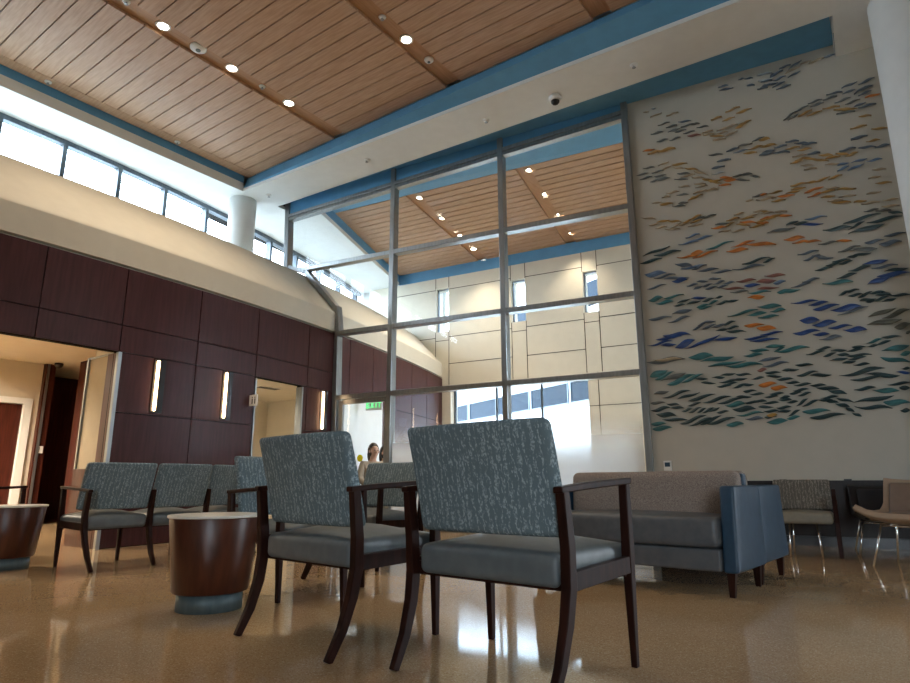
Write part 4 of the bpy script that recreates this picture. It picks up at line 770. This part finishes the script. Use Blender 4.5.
shell_chair('black lounge chair with chrome legs between the patterned low chair and the tan lounge chair', (-.20, 7.42, 0), 187, M['black_plastic'], M['dark_cloth'], .52).scale = (1, 1, .9)

# ---------------------------------------------------------------- the wall artwork
LC = {'g': (.12, .13, .125), 's': (.10, .13, .165), 'b': (.12, .19, .30), 'd': (.020, .060, .20), 't': (.042, .155, .165), 'k': (.030, .062, .068),
      'o': (.50, .17, .035), 'y': (.36, .215, .065), 'n': (.36, .285, .19), 'p': (.23, .105, .085), 'l': (.36, .39, .40), 'G': (.105, .105, .08)}
for k, c in LC.items(): M['leaf_'+k] = mix_noise('leaf_'+k, [x*.72 for x in c], [min(1, x*1.25) for x in c], 9, .35, (1, 1, 3), .45)
LEAVES = []
for ln in MURAL.replace('\n', ';').split(';'):
    c, *q = ln.split(); LEAVES.append((c, *map(float, q)))
LEAVES.sort(key=lambda l: -math.hypot(l[3]-l[1], l[4]-l[2])*(l[5]+.01))
def leaf_shape(mb, l, rnd, mi=0):
    c, s0, z0, s1_, z1, th = l
    d = V((s1_-s0, z1-z0)); s0, z0 = s0-d.x*.05, z0-d.y*.05; d *= 1.1; L_ = d.length; d.normalize(); nn = V((-d.y, d.x)); n = 10
    th = max(.021, min(th, .34*L_)); amp = rnd.uniform(.02, .05)*L_*(1 if rnd.random() < .8 else -.6); lift = rnd.uniform(.014, .034)
    skew = rnd.uniform(.75, 1.35); rows = []
    for k in range(n+1):
        u = k/n; uu = u**skew
        wv = th*.78*max(.04, math.sin(PI*uu)**.9); o_ = -amp*math.sin(2*PI*u)
        ctr = V((s0, z0))+d*L_*u+nn*o_
        a, b_ = ctr+nn*wv, ctr-nn*wv
        rows.append([(*W(a.x, -lift), a.y), (*W(ctr.x, -lift-.006-.10*wv), ctr.y), (*W(b_.x, -lift), b_.y), (*W(ctr.x, -.001), ctr.y)])
    mb.loft(rows, mi, False)
art = thing('wall_artwork', 'large wall artwork of coloured wavy leaf pieces on the beige wall above the dark wainscot', 'artwork', (*W(4.2, -.02), 3.2))
rnd = random.Random(3); keys = list(LC); inv = art.matrix_basis.inverted() if False else None
off = V((*W(4.2, -.02), 3.2))
def rel(mb): mb.v = [tuple(V(p)-off) for p in mb.v]; return mb
for l in LEAVES[:100]:
    mb = MB(); leaf_shape(mb, l, rnd); rel(mb).build('leaf_piece', M['leaf_'+l[0]], art)
mb = MB()
for l in LEAVES[100:]: leaf_shape(mb, l, rnd, keys.index(l[0]))
o = rel(mb).build('small_leaf_pieces', [M['leaf_'+k] for k in keys], art); o['kind'] = 'stuff'

# ---------------------------------------------------------------- things on walls and ceilings
def sconce(label, y):
    x = cv(y); t = thing('wall_sconce', label, 'wall lamp', (x, y, 1.80), -90+math.degrees(math.atan2(0, 1)), 'wall sconces')
    b = MB(); b.box(-.075, 0, -.315, .0, .035, .315); b.box(.0, 0, -.315, .06, .018, .315); b.build('back_plate', M['black_plastic'], t)
    b = MB(); b.rbox(.022, .036, 0, .034, .034, .60, .015); b.build('diffuser', M['sconce_lamp'], t)['label'] = 'glowing warm white tube'
    return t
sconce('vertical glowing wall lamp on the dark panels, nearest the wide reception opening', 3.81)
sconce('vertical glowing wall lamp on the dark panels, just before the narrow corridor opening', 4.79)
sconce('vertical glowing wall lamp between the narrow corridor opening and the glazed wall', 6.745)
# projecting restroom sign
t = thing('flag_sign', 'small white projecting sign with dark figure symbols beside the narrow corridor opening', 'sign', (cv(5.21), 5.215, 1.78), 0)
b = MB(); b.box(.022, -.008, -.075, .16, .008, .075); b.box(0, -.012, -.075, .022, .012, .075); pl = b.build('plate', M['white_plastic'], t)
b = MB()
for x in (.062, .12):
    b.box(x-.010, -.011, -.05, x+.010, -.008, .022)
    b.face([(x+.011*math.cos(k*PI/6), -.0112, .038+.011*math.sin(k*PI/6)) for k in range(12)])
b.build('symbol', M['black_plastic'], pl)['label'] = 'dark standing figure symbols'
# ceiling downlights
def downlight(label, x, y, z, spot=True, watts=60, group='recessed ceiling downlights', col=(1, .83, .62), wide=105):
    t = thing('downlight', label, 'ceiling light', (x, y, z), 0, group)
    b = MB(); b.lathe([(.062, -.012), (.085, -.012), (.088, 0), (.062, 0)], 28, caps=False); b.lathe([(.062, -.012), (.062, 0)], 28, caps=False); b.build('trim_ring', M['white_plastic'], t)
    b = MB(); b.lathe([(.061, -.008), (.061, -.002)], 28); b.build('lens', M['lamp'], t)
    if spot:
        l = bpy.data.lights.new('beam', 'SPOT'); l.energy = watts; l.color = col; l.spot_size = math.radians(wide); l.spot_blend = .8; l.shadow_soft_size = .06
        o = bpy.data.objects.new('beam', l); COL.objects.link(o); o.parent = t; o.location = (0, 0, -.03)
    return t
ordn = ['first', 'second', 'third', 'fourth', 'fifth', 'sixth', 'seventh', 'eighth', 'ninth']
ZC = ZW+.04
for ci, nm, n0, cnt in ((0, 'channel nearest the clerestory', 4.99, 4), (1, 'middle ceiling channel', 4.98, 2)):
    for k in range(cnt):
        downlight('glowing lobby downlight, %s from the glazed wall, in the %s' % (ordn[k], nm), CH[ci][0]+.13, n0-.94*k, ZC)
for ci in ():
    for k in range(0, 7, 1): downlight('glowing round downlight in a ceiling channel on the mural side, %s from the mural wall, row %s' % (ordn[k], ordn[ci-3]), CH[ci][0]+.13, 4.6-1.2*k, ZC)
CL2 = [(-6.85, 8.44), (-7.06, 9.45), (-7.28, 10.41), (-7.5, 11.25), (-7.68, 12.05)]
for k, (x, y) in enumerate(CL2): downlight('glowing downlight seen through the middle glass bay, %s from the glazed wall' % ordn[k], x+.02, y, ZC, True, 110)
CL3 = [(-4.63, 8.73), (-4.83, 9.72), (-5.01, 10.7), (-5.23, 11.73)]
for k, (x, y) in enumerate(CL3): downlight('glowing downlight seen through the bay beside the mural, %s from the glazed wall' % ordn[k], x+.02, y, ZC, True, 110)
# detectors and sprinklers
def smoke(label, x, y, z, r=.07):
    t = thing('smoke_detector', label, 'detector', (x, y, z))
    b = MB(); b.lathe([(r, 0), (r, -.02), (r*.8, -.035), (r*.45, -.042)], 28); hs_ = b.build('housing', M['white_plastic'], t)
    b = MB(); b.lathe([(r*.3, -.04), (r*.3, -.05)], 16); b.build('sensor', M['plinth'], hs_); return t
def sprinkler(label, x, y, z):
    t = thing('ceiling_sprinkler', label, 'sprinkler', (x, y, z), 0, 'ceiling sprinkler heads')
    b = MB(); b.lathe([(.045, 0), (.042, -.01), (.02, -.014)], 20); b.build('rosette', M['white_plastic'], t)
    b = MB(); b.lathe([(.008, -.01), (.008, -.035), (.024, -.036), (.024, -.04)], 12); b.build('head', M['alu'], t); return t
smoke('large pale round smoke detector in the ceiling channel nearest the clerestory', -6.47, 3.57, ZC, .10)
smoke('pale round detector at the end of the middle ceiling channel by the glazed wall', -4.27, 5.43, ZC, .06)
sprinkler('small sprinkler beside the downlights in the channel nearest the clerestory', -6.47, 4.53, ZC)
sprinkler('small sprinkler in the channel nearest the clerestory, at the top edge of the photo', -6.44, 2.66, ZC)
sprinkler('small sprinkler in the middle ceiling channel before its downlight', -4.26, 4.53, ZC)
sprinkler('small sprinkler on the pale soffit, nearest the round column', -8.55, 6.29, ZS)
sprinkler('small sprinkler on the pale soffit above the first glazed bay', -6.29, 6.42, ZS)
sprinkler('small sprinkler on the pale soffit above the middle mullion', -4.15, 6.60, ZS)
sprinkler('small sprinkler on the pale soffit above the mural', -2.04, 6.67, ZS)
sprinkler('small sprinkler on the wood edge strip above the third clerestory window', -8.67, 2.75, ZW)
sprinkler('small sprinkler on the wood edge strip near the column', -8.67, 4.6, ZW)
t = thing('ceiling_camera', 'white dome security camera under the pale soffit', 'camera', (-3.12, 6.69, ZS))
b = MB(); b.lathe([(.085, 0), (.085, -.035), (.075, -.055), (.06, -.06)], 32); b.build('housing', M['white_plastic'], t)
b = MB(); b.lathe([(.058, -.055), (.055, -.08), (.04, -.10), (.018, -.11), (.002, -.113)], 28); b.build('dome', M['black_plastic'], t)
t = thing('wall_call_box', 'small white box with blue face on the mural wall just above the sofa back', 'wall box', (*W(2.94, 0), .86), 7)
b = MB(); b.box(-.045, -.03, -.06, .045, 0, .06); bxo = soften(b.build('box', M['white_plastic'], t))
b = MB(); b.box(-.03, -.034, -.01, .03, -.03, .04); b.build('face_plate', M['sofa_blue'], bxo)
for k, (s_, lb) in enumerate(((4.16, 'small black clip on the top edge of the dark wainscot above the patterned low chair'), (4.77, 'small black clip on the top edge of the dark wainscot above the black lounge chair'))):
    b = MB(); b.box(-.035, -.05, 0, .035, -.005, .014); o = b.build('clip', M['black_plastic'], None, (*W(s_, 0), .68)); o.rotation_euler = (0, 0, GA); tag(o, lb, 'clip', 'clips on the wainscot')
# reception bits
b = MB(); b.box(-.006, -.03, -.06, .008, .03, .06); tag(b.build('light_switch', M['white_plastic'], None, (-12.092, 4.60, 1.25)), 'white switch plate on the wooden wall end inside the reception', 'switch')
t = thing('reception_camera', 'small dark dome camera on the reception ceiling by the wooden wall end', 'camera', (-11.9, 4.62, 2.75))
b = MB(); b.lathe([(.07, 0), (.07, -.03), (.05, -.07), (.01, -.09)], 24); b.build('dome', M['black_plastic'], t)
t = thing('ceiling_vent', 'small dark slot vent in the ceiling of the narrow corridor', 'vent', (-9.40, 7.18, 2.40))
b = MB(); b.box(-.10, -.25, -.012, .10, .25, 0); vf = b.build('frame', M['white_plastic'], t)
b = MB()
for k in range(4): b.box(-.085+.045*k, -.23, -.016, -.055+.045*k, .23, -.012)
b.build('slot', M['black_plastic'], vf)
for x, y, lb in ((-9.6, 1.2, 'added unseen warm light in the reception ceiling, nearer the wide opening'), (-11.2, 2.5, 'added unseen warm light in the reception ceiling, in front of the reception door')):
    downlight(lb, x, y, 2.75, True, 520, 'added reception lights', (1, .84, .64), 168)  # out-of-view lamps added to light the reception
downlight('added unseen warm light in the narrow corridor ceiling', -9.8, 5.6, 2.40, True, 240, 'added corridor light', (1, .93, .80), 168)  # added lamp, kept out of view, that brightens the corridor
for k, (x, y) in enumerate(((-8.3, 9.4),)): pass
# EXIT sign hanging beyond the glazed door
t = thing('exit_sign', 'green EXIT sign hanging beyond the glazed door', 'sign', (*W(-2.0, .75), 1.985), 7)
b = MB(); b.box(-.17, -.012, -.09, .17, .012, .09); pl = b.build('plate', M['white_plastic'], t)
def letters(mb, txt, x, z, h, y):
    S = {'E': [(0, 0, .16, 1), (0, 0, .7, .16), (0, .42, .6, .58), (0, .84, .7, 1)], 'I': [(.2, 0, .38, 1)], 'T': [(0, .84, .8, 1), (.32, 0, .48, 1)]}
    for c in txt:
        if c == 'X':
            mb.face([(x, y, z), (x+.18*h, y, z), (x+.72*h, y, z+h), (x+.54*h, y, z+h)]); mb.face([(x+.54*h, y-.0003, z), (x+.72*h, y-.0003, z), (x+.18*h, y-.0003, z+h), (x, y-.0003, z+h)])
        else:
            for a, b_, c_, d_ in S[c]: mb.box(x+a*h, y, z+b_*h, x+c_*h, y+.002, z+d_*h)
        x += (.62 if c == 'I' else .92)*h
b = MB(); letters(b, 'EXIT', -.15, -.05, .095, -.0145); b.build('lettering', M['exit_green'], pl)
b = MB()
for x in (-.1, .1): b.tube([(x, .0, .07), (x, -.70, .07)], .006, 6)
b.build('bracket', M['alu'], t)

# ---------------------------------------------------------------- people seated beyond the glass
def skin_mesh(name, pts, edges, radii, mat, parent, root=0, sub=2):
    me = bpy.data.meshes.new(name); me.from_pydata(pts, edges, []); me.materials.append(mat)
    o = bpy.data.objects.new(name, me); COL.objects.link(o); o.parent = parent
    o.modifiers.new('skin', 'SKIN'); ss = o.modifiers.new('sub', 'SUBSURF'); ss.levels = sub; ss.render_levels = sub
    for k, r in enumerate(radii): me.skin_vertices[0].data[k].radius = r if isinstance(r, tuple) else (r, r)
    me.skin_vertices[0].data[root].use_root = True
    for p in me.polygons: p.use_smooth = True
    return o
def person(label, loc, rz, coat, hairlen=.16):
    t = thing('person', label, 'person', loc, rz)
    # body: one continuous surface, sitting, hips at z .50, facing +Y
    P = [(0, 0, .50), (0, -.03, .68), (0, -.05, .86), (0, -.05, .99), (0, -.03, 1.06), (0, .004, 1.135), (0, .006, 1.20), (0, -.005, 1.275)]
    E = [(0, 1), (1, 2), (2, 3), (3, 4), (4, 5), (5, 6), (6, 7)]; Rr = [(.15, .12), (.14, .11), (.16, .115), (.10, .075), (.052, .05), (.066, .08), (.084, .102), (.062, .075)]
    for sx in (-1, 1):
        b_ = len(P)
        P += [(sx*.17, -.045, .965), (sx*.24, .0, .72), (sx*.16, .20, .63), (sx*.08, .30, .62)]
        E += [(2, b_), (b_, b_+1), (b_+1, b_+2), (b_+2, b_+3)]; Rr += [.055, .045, .034, .026]
        for q in range(4):                                       # fingers
            P.append((sx*(.05-.012*q), .36+.008*(1.5-abs(q-1.5)), .625-.012*q)); E.append((b_+3, len(P)-1)); Rr.append(.009)
        P.append((sx*.05, .30, .655)); E.append((b_+3, len(P)-1)); Rr.append(.010)
        b_ = len(P)
        P += [(sx*.10, .14, .50), (sx*.11, .43, .49), (sx*.11, .42, .25), (sx*.11, .42, .07), (sx*.12, .56, .04)]
        E += [(0, b_), (b_, b_+1), (b_+1, b_+2), (b_+2, b_+3), (b_+3, b_+4)]; Rr += [.09, .065, .055, .04, .035]
    bod = skin_mesh('body', P, E, Rr, M['skin'], t)
    c = [(0, -.01, .47), (0, -.01, .56), (0, -.03, .68), (0, -.05, .86), (0, -.05, 1.0)]; e = [(0, 1), (1, 2), (2, 3), (3, 4)]; r = [(.19, .165), (.19, .16), (.178, .15), (.188, .145), (.085, .075)]
    for sx in (-1, 1):
        b_ = len(c); c += [(sx*.175, -.045, .97), (sx*.25, .0, .72), (sx*.17, .18, .635)]; e += [(3, b_), (b_, b_+1), (b_+1, b_+2)]; r += [.075, .062, .048]
    skin_mesh('jacket', c, e, r, coat, t)
    c = [(0, 0, .49)]; e = []; r = [(.175, .145)]
    for sx in (-1, 1):
        b_ = len(c); c += [(sx*.10, .14, .50), (sx*.11, .44, .49), (sx*.11, .43, .25), (sx*.11, .42, .10)]; e += [(0, b_), (b_, b_+1), (b_+1, b_+2), (b_+2, b_+3)]; r += [.105, .082, .07, .058]
    skin_mesh('trousers', c, e, r, M['dark_cloth'], t)
    for sx in (-1, 1):
        b = MB(); b.rbox(sx*.118, .50, .05, .10, .27, .10, .045); b.build('shoe', M['black_plastic'], t)
    b = MB()
    b.add(*ball((0, -.028, 1.20), (.094, .100, .128), lambda p: p.y < .05 or p.z > .085), 0, True)
    b.add(*ball((0, -.075, 1.20-hairlen*.45), (.085, .05, hairlen), None), 0, True)
    b.build('hair', M['hair'], t)
    b = MB()
    for sx in (-1, 1): b.add(*ball((sx*.030, .092, 1.195), (.010, .008, .007), None), 0, True)
    b.build('eyes', M['black_plastic'], bod)
    b = MB(); b.add(*ball((0, .096, 1.165), (.011, .018, .022), None), 0, True); b.add(*ball((0, .082, 1.128), (.022, .010, .006), None), 0, True)
    for sx in (-1, 1): b.add(*ball((sx*.084, 0, 1.18), (.010, .020, .030), None), 0, True)
    b.build('face_features', M['skin'], bod)
    return t
def ball(c, r, keep, n=16, m=10):
    vs = []; fs = []
    for j in range(m+1):
        for i in range(n):
            a, b_ = 2*PI*i/n, -PI/2+PI*j/m
            vs.append((c[0]+r[0]*math.cos(b_)*math.cos(a), c[1]+r[1]*math.cos(b_)*math.sin(a), c[2]+r[2]*math.sin(b_)))
    for j in range(m):
        for i in range(n):
            q = (j*n+i, j*n+(i+1) % n, (j+1)*n+(i+1) % n, (j+1)*n+i)
            ctr = sum((V(vs[k]) for k in q), V())/4-V(c)
            if keep is None or keep(ctr): fs.append(q)
    return vs, fs
PP = person('person with dark shoulder-length hair in a tan jacket sitting beyond the glazed door', (-7.13, 7.66, 0), -112, M['coat'])
PQ = person('person with dark hair behind the tan-jacketed person, half hidden by the mullion', (-7.44, 8.30, 0), -98, M['dark_cloth'])
for loc, rz, lb in (((-7.13, 7.66, 0), -112, 'plain dark stool under the person in the tan jacket'), ((-7.44, 8.30, 0), -98, 'plain dark stool under the half-hidden person')):
    t = thing('stool', lb, 'stool', loc, rz)
    b = MB(); b.rbox(0, .02, .315, .42, .42, .06, .02); b.build('seat', M['dark_cloth'], t)
    for x in (-.17, .17):
        for y in (-.15, .19):
            b = MB(); b.bar([(x, y, 0), (x*.9, y*.9, .29)], .03, .03, (0, 1, 0)); b.build('leg', M['chair_wood'], t)

# ---------------------------------------------------------------- outside
q = MB(); q.box(-60, 14.6, -.2, 40, 70, -.1); q.box(-60, -30, -.2, -15, 70, -.1); q.box(-60, -40, -.2, 40, -6, -.1); q.box(7, -40, -.2, 40, 70, -.1)
struct(q.build('ground_outside', M['paving']))
t = thing('office_building', 'pale building with strips of dark windows seen outside through the far glazing', 'building', (-6.2, 15.6, -.1), 0)
# facade runs away to the left: its own axes are along fa, outward normal towards the glass
fa = V((-.905, .425)); fn = V((-.425, -.905))
def FB(mb, u0, u1, z0, z1, d0, d1, mi=0): mb.hexa([tuple(fa*u0+fn*d0), tuple(fa*u1+fn*d0), tuple(fa*u1+fn*d1), tuple(fa*u0+fn*d1)], z0, z1, mi)
q = MB(); FB(q, -6, 26, 0, 8.0, -4, 0); q.build('wall', M['facade'], t)
q = MB(); FB(q, -6.2, 26.2, 8.0, 8.3, -4.2, .25); q.build('roof', M['facade'], t)
for u in [-4.2+1.9*k for k in range(14)]:
    q = MB()
    for a_, b_, c_, d_ in ((u, u+1.80, 2.96, 2.99), (u, u+1.80, 3.55, 3.58), (u, u+.03, 2.99, 3.55), (u+1.77, u+1.80, 2.99, 3.55)): FB(q, a_, b_, c_, d_, -.05, .04)
    o = q.build('window', M['alu_dark'], t)
    q = MB(); FB(q, u+.03, u+1.77, 2.99, 3.55, -.02, .02); q.build('pane', M['tinted_glass'], o)
for u in [-4.2+1.9*k for k in range(14)]:
    q = MB(); FB(q, u, u+1.72, 5.6, 6.3, -.05, .03); q.build('window', M['tinted_glass'], t)

# ---------------------------------------------------------------- light, sky, camera
wd = bpy.data.worlds.new('sky'); SC.world = wd; wd.use_nodes = True; nt = wd.node_tree
bg = nt.nodes['Background']; tc = nt.nodes.new('ShaderNodeTexCoord'); sp = nt.nodes.new('ShaderNodeSeparateXYZ'); rp = nt.nodes.new('ShaderNodeValToRGB')
rp.color_ramp.elements[0].position = .0; rp.color_ramp.elements[0].color = (.84, .93, 1, 1); rp.color_ramp.elements[1].position = 1; rp.color_ramp.elements[1].color = (.55, .75, 1, 1)
nt.links.new(tc.outputs['Generated'], sp.inputs[0]); nt.links.new(sp.outputs[2], rp.inputs['Fac']); nt.links.new(rp.outputs['Color'], bg.inputs['Color'])
bg.inputs['Strength'].default_value = SKY
def portal(name, loc, rot, sx, sy):
    l = bpy.data.lights.new(name, 'AREA'); l.shape = 'RECTANGLE'; l.size = sx; l.size_y = sy; l.cycles.is_portal = True
    o = bpy.data.objects.new(name, l); COL.objects.link(o); o.location = loc; o.rotation_euler = rot
H = PI/2
for a, c in ((-5, -1.17), (-1.17, 2.58), (2.58, 6.28), (6.28, 9.1), (9.1, 12.3)):
    m_ = (a+c)/2; p, q = V(CP(a, OW+.16)), V(CP(c, OW+.16)); mid = (p+q)/2
    portal('clerestory_portal', (mid.x, mid.y, 5.07), (0, -H, math.atan2(q.y-p.y, q.x-p.x)-H), 1.22, (q-p).length)
for h in RH: portal('window_portal', (X1+.22, (h[0]+h[1])/2, (h[2]+h[3])/2), (0, H, 0), h[3]-h[2], h[1]-h[0])
for h in BH: portal('window_portal', ((h[0]+h[1])/2, Y0-.22, (h[2]+h[3])/2), (H, 0, 0), h[1]-h[0], h[3]-h[2])
xx, yy_ = W(6.75, 2.55); portal('window_portal', (xx, yy_, 2.55), (0, H, GA), 4.1, 3.9)
xx, yy_ = W(-1.07, EO+.45); portal('window_portal', (xx, yy_, 1.47), (-H, 0, GA), 3.35, 2.93)

f_ = 614.195; pt, rl, yw = .22476971, -.00390047, .61975782
cy, sy = math.cos(yw), math.sin(yw); cp, sp_ = math.cos(pt), math.sin(pt); cr, sr = math.cos(rl), math.sin(rl)
fw = V((-sy*cp, cy*cp, sp_)); rt = V((cy, sy, 0)); up = rt.cross(fw)
rx, uy = rt*cr+up*sr, up*cr-rt*sr
cam = bpy.data.cameras.new('camera'); co = bpy.data.objects.new('camera', cam); COL.objects.link(co)
cam.sensor_fit = 'HORIZONTAL'; cam.sensor_width = 36; cam.lens = 36*f_/910; cam.clip_end = 300; cam.clip_start = .05
co.matrix_world = Matrix(((rx.x, uy.x, -fw.x, 0), (rx.y, uy.y, -fw.y, 0), (rx.z, uy.z, -fw.z, HC), (0, 0, 0, 1)))
SC.camera = co
vs = SC.view_settings; vs.view_transform = 'Standard'; vs.look = 'None'; vs.gamma = 1; vs.use_curve_mapping = False; vs.exposure = EXPO
cyc = SC.cycles; cyc.use_denoising = True; cyc.max_bounces = 10; cyc.diffuse_bounces = 5; cyc.glossy_bounces = 4; cyc.transparent_max_bounces = 16
cyc.sample_clamp_indirect = 8; cyc.caustics_reflective = False; cyc.caustics_refractive = False
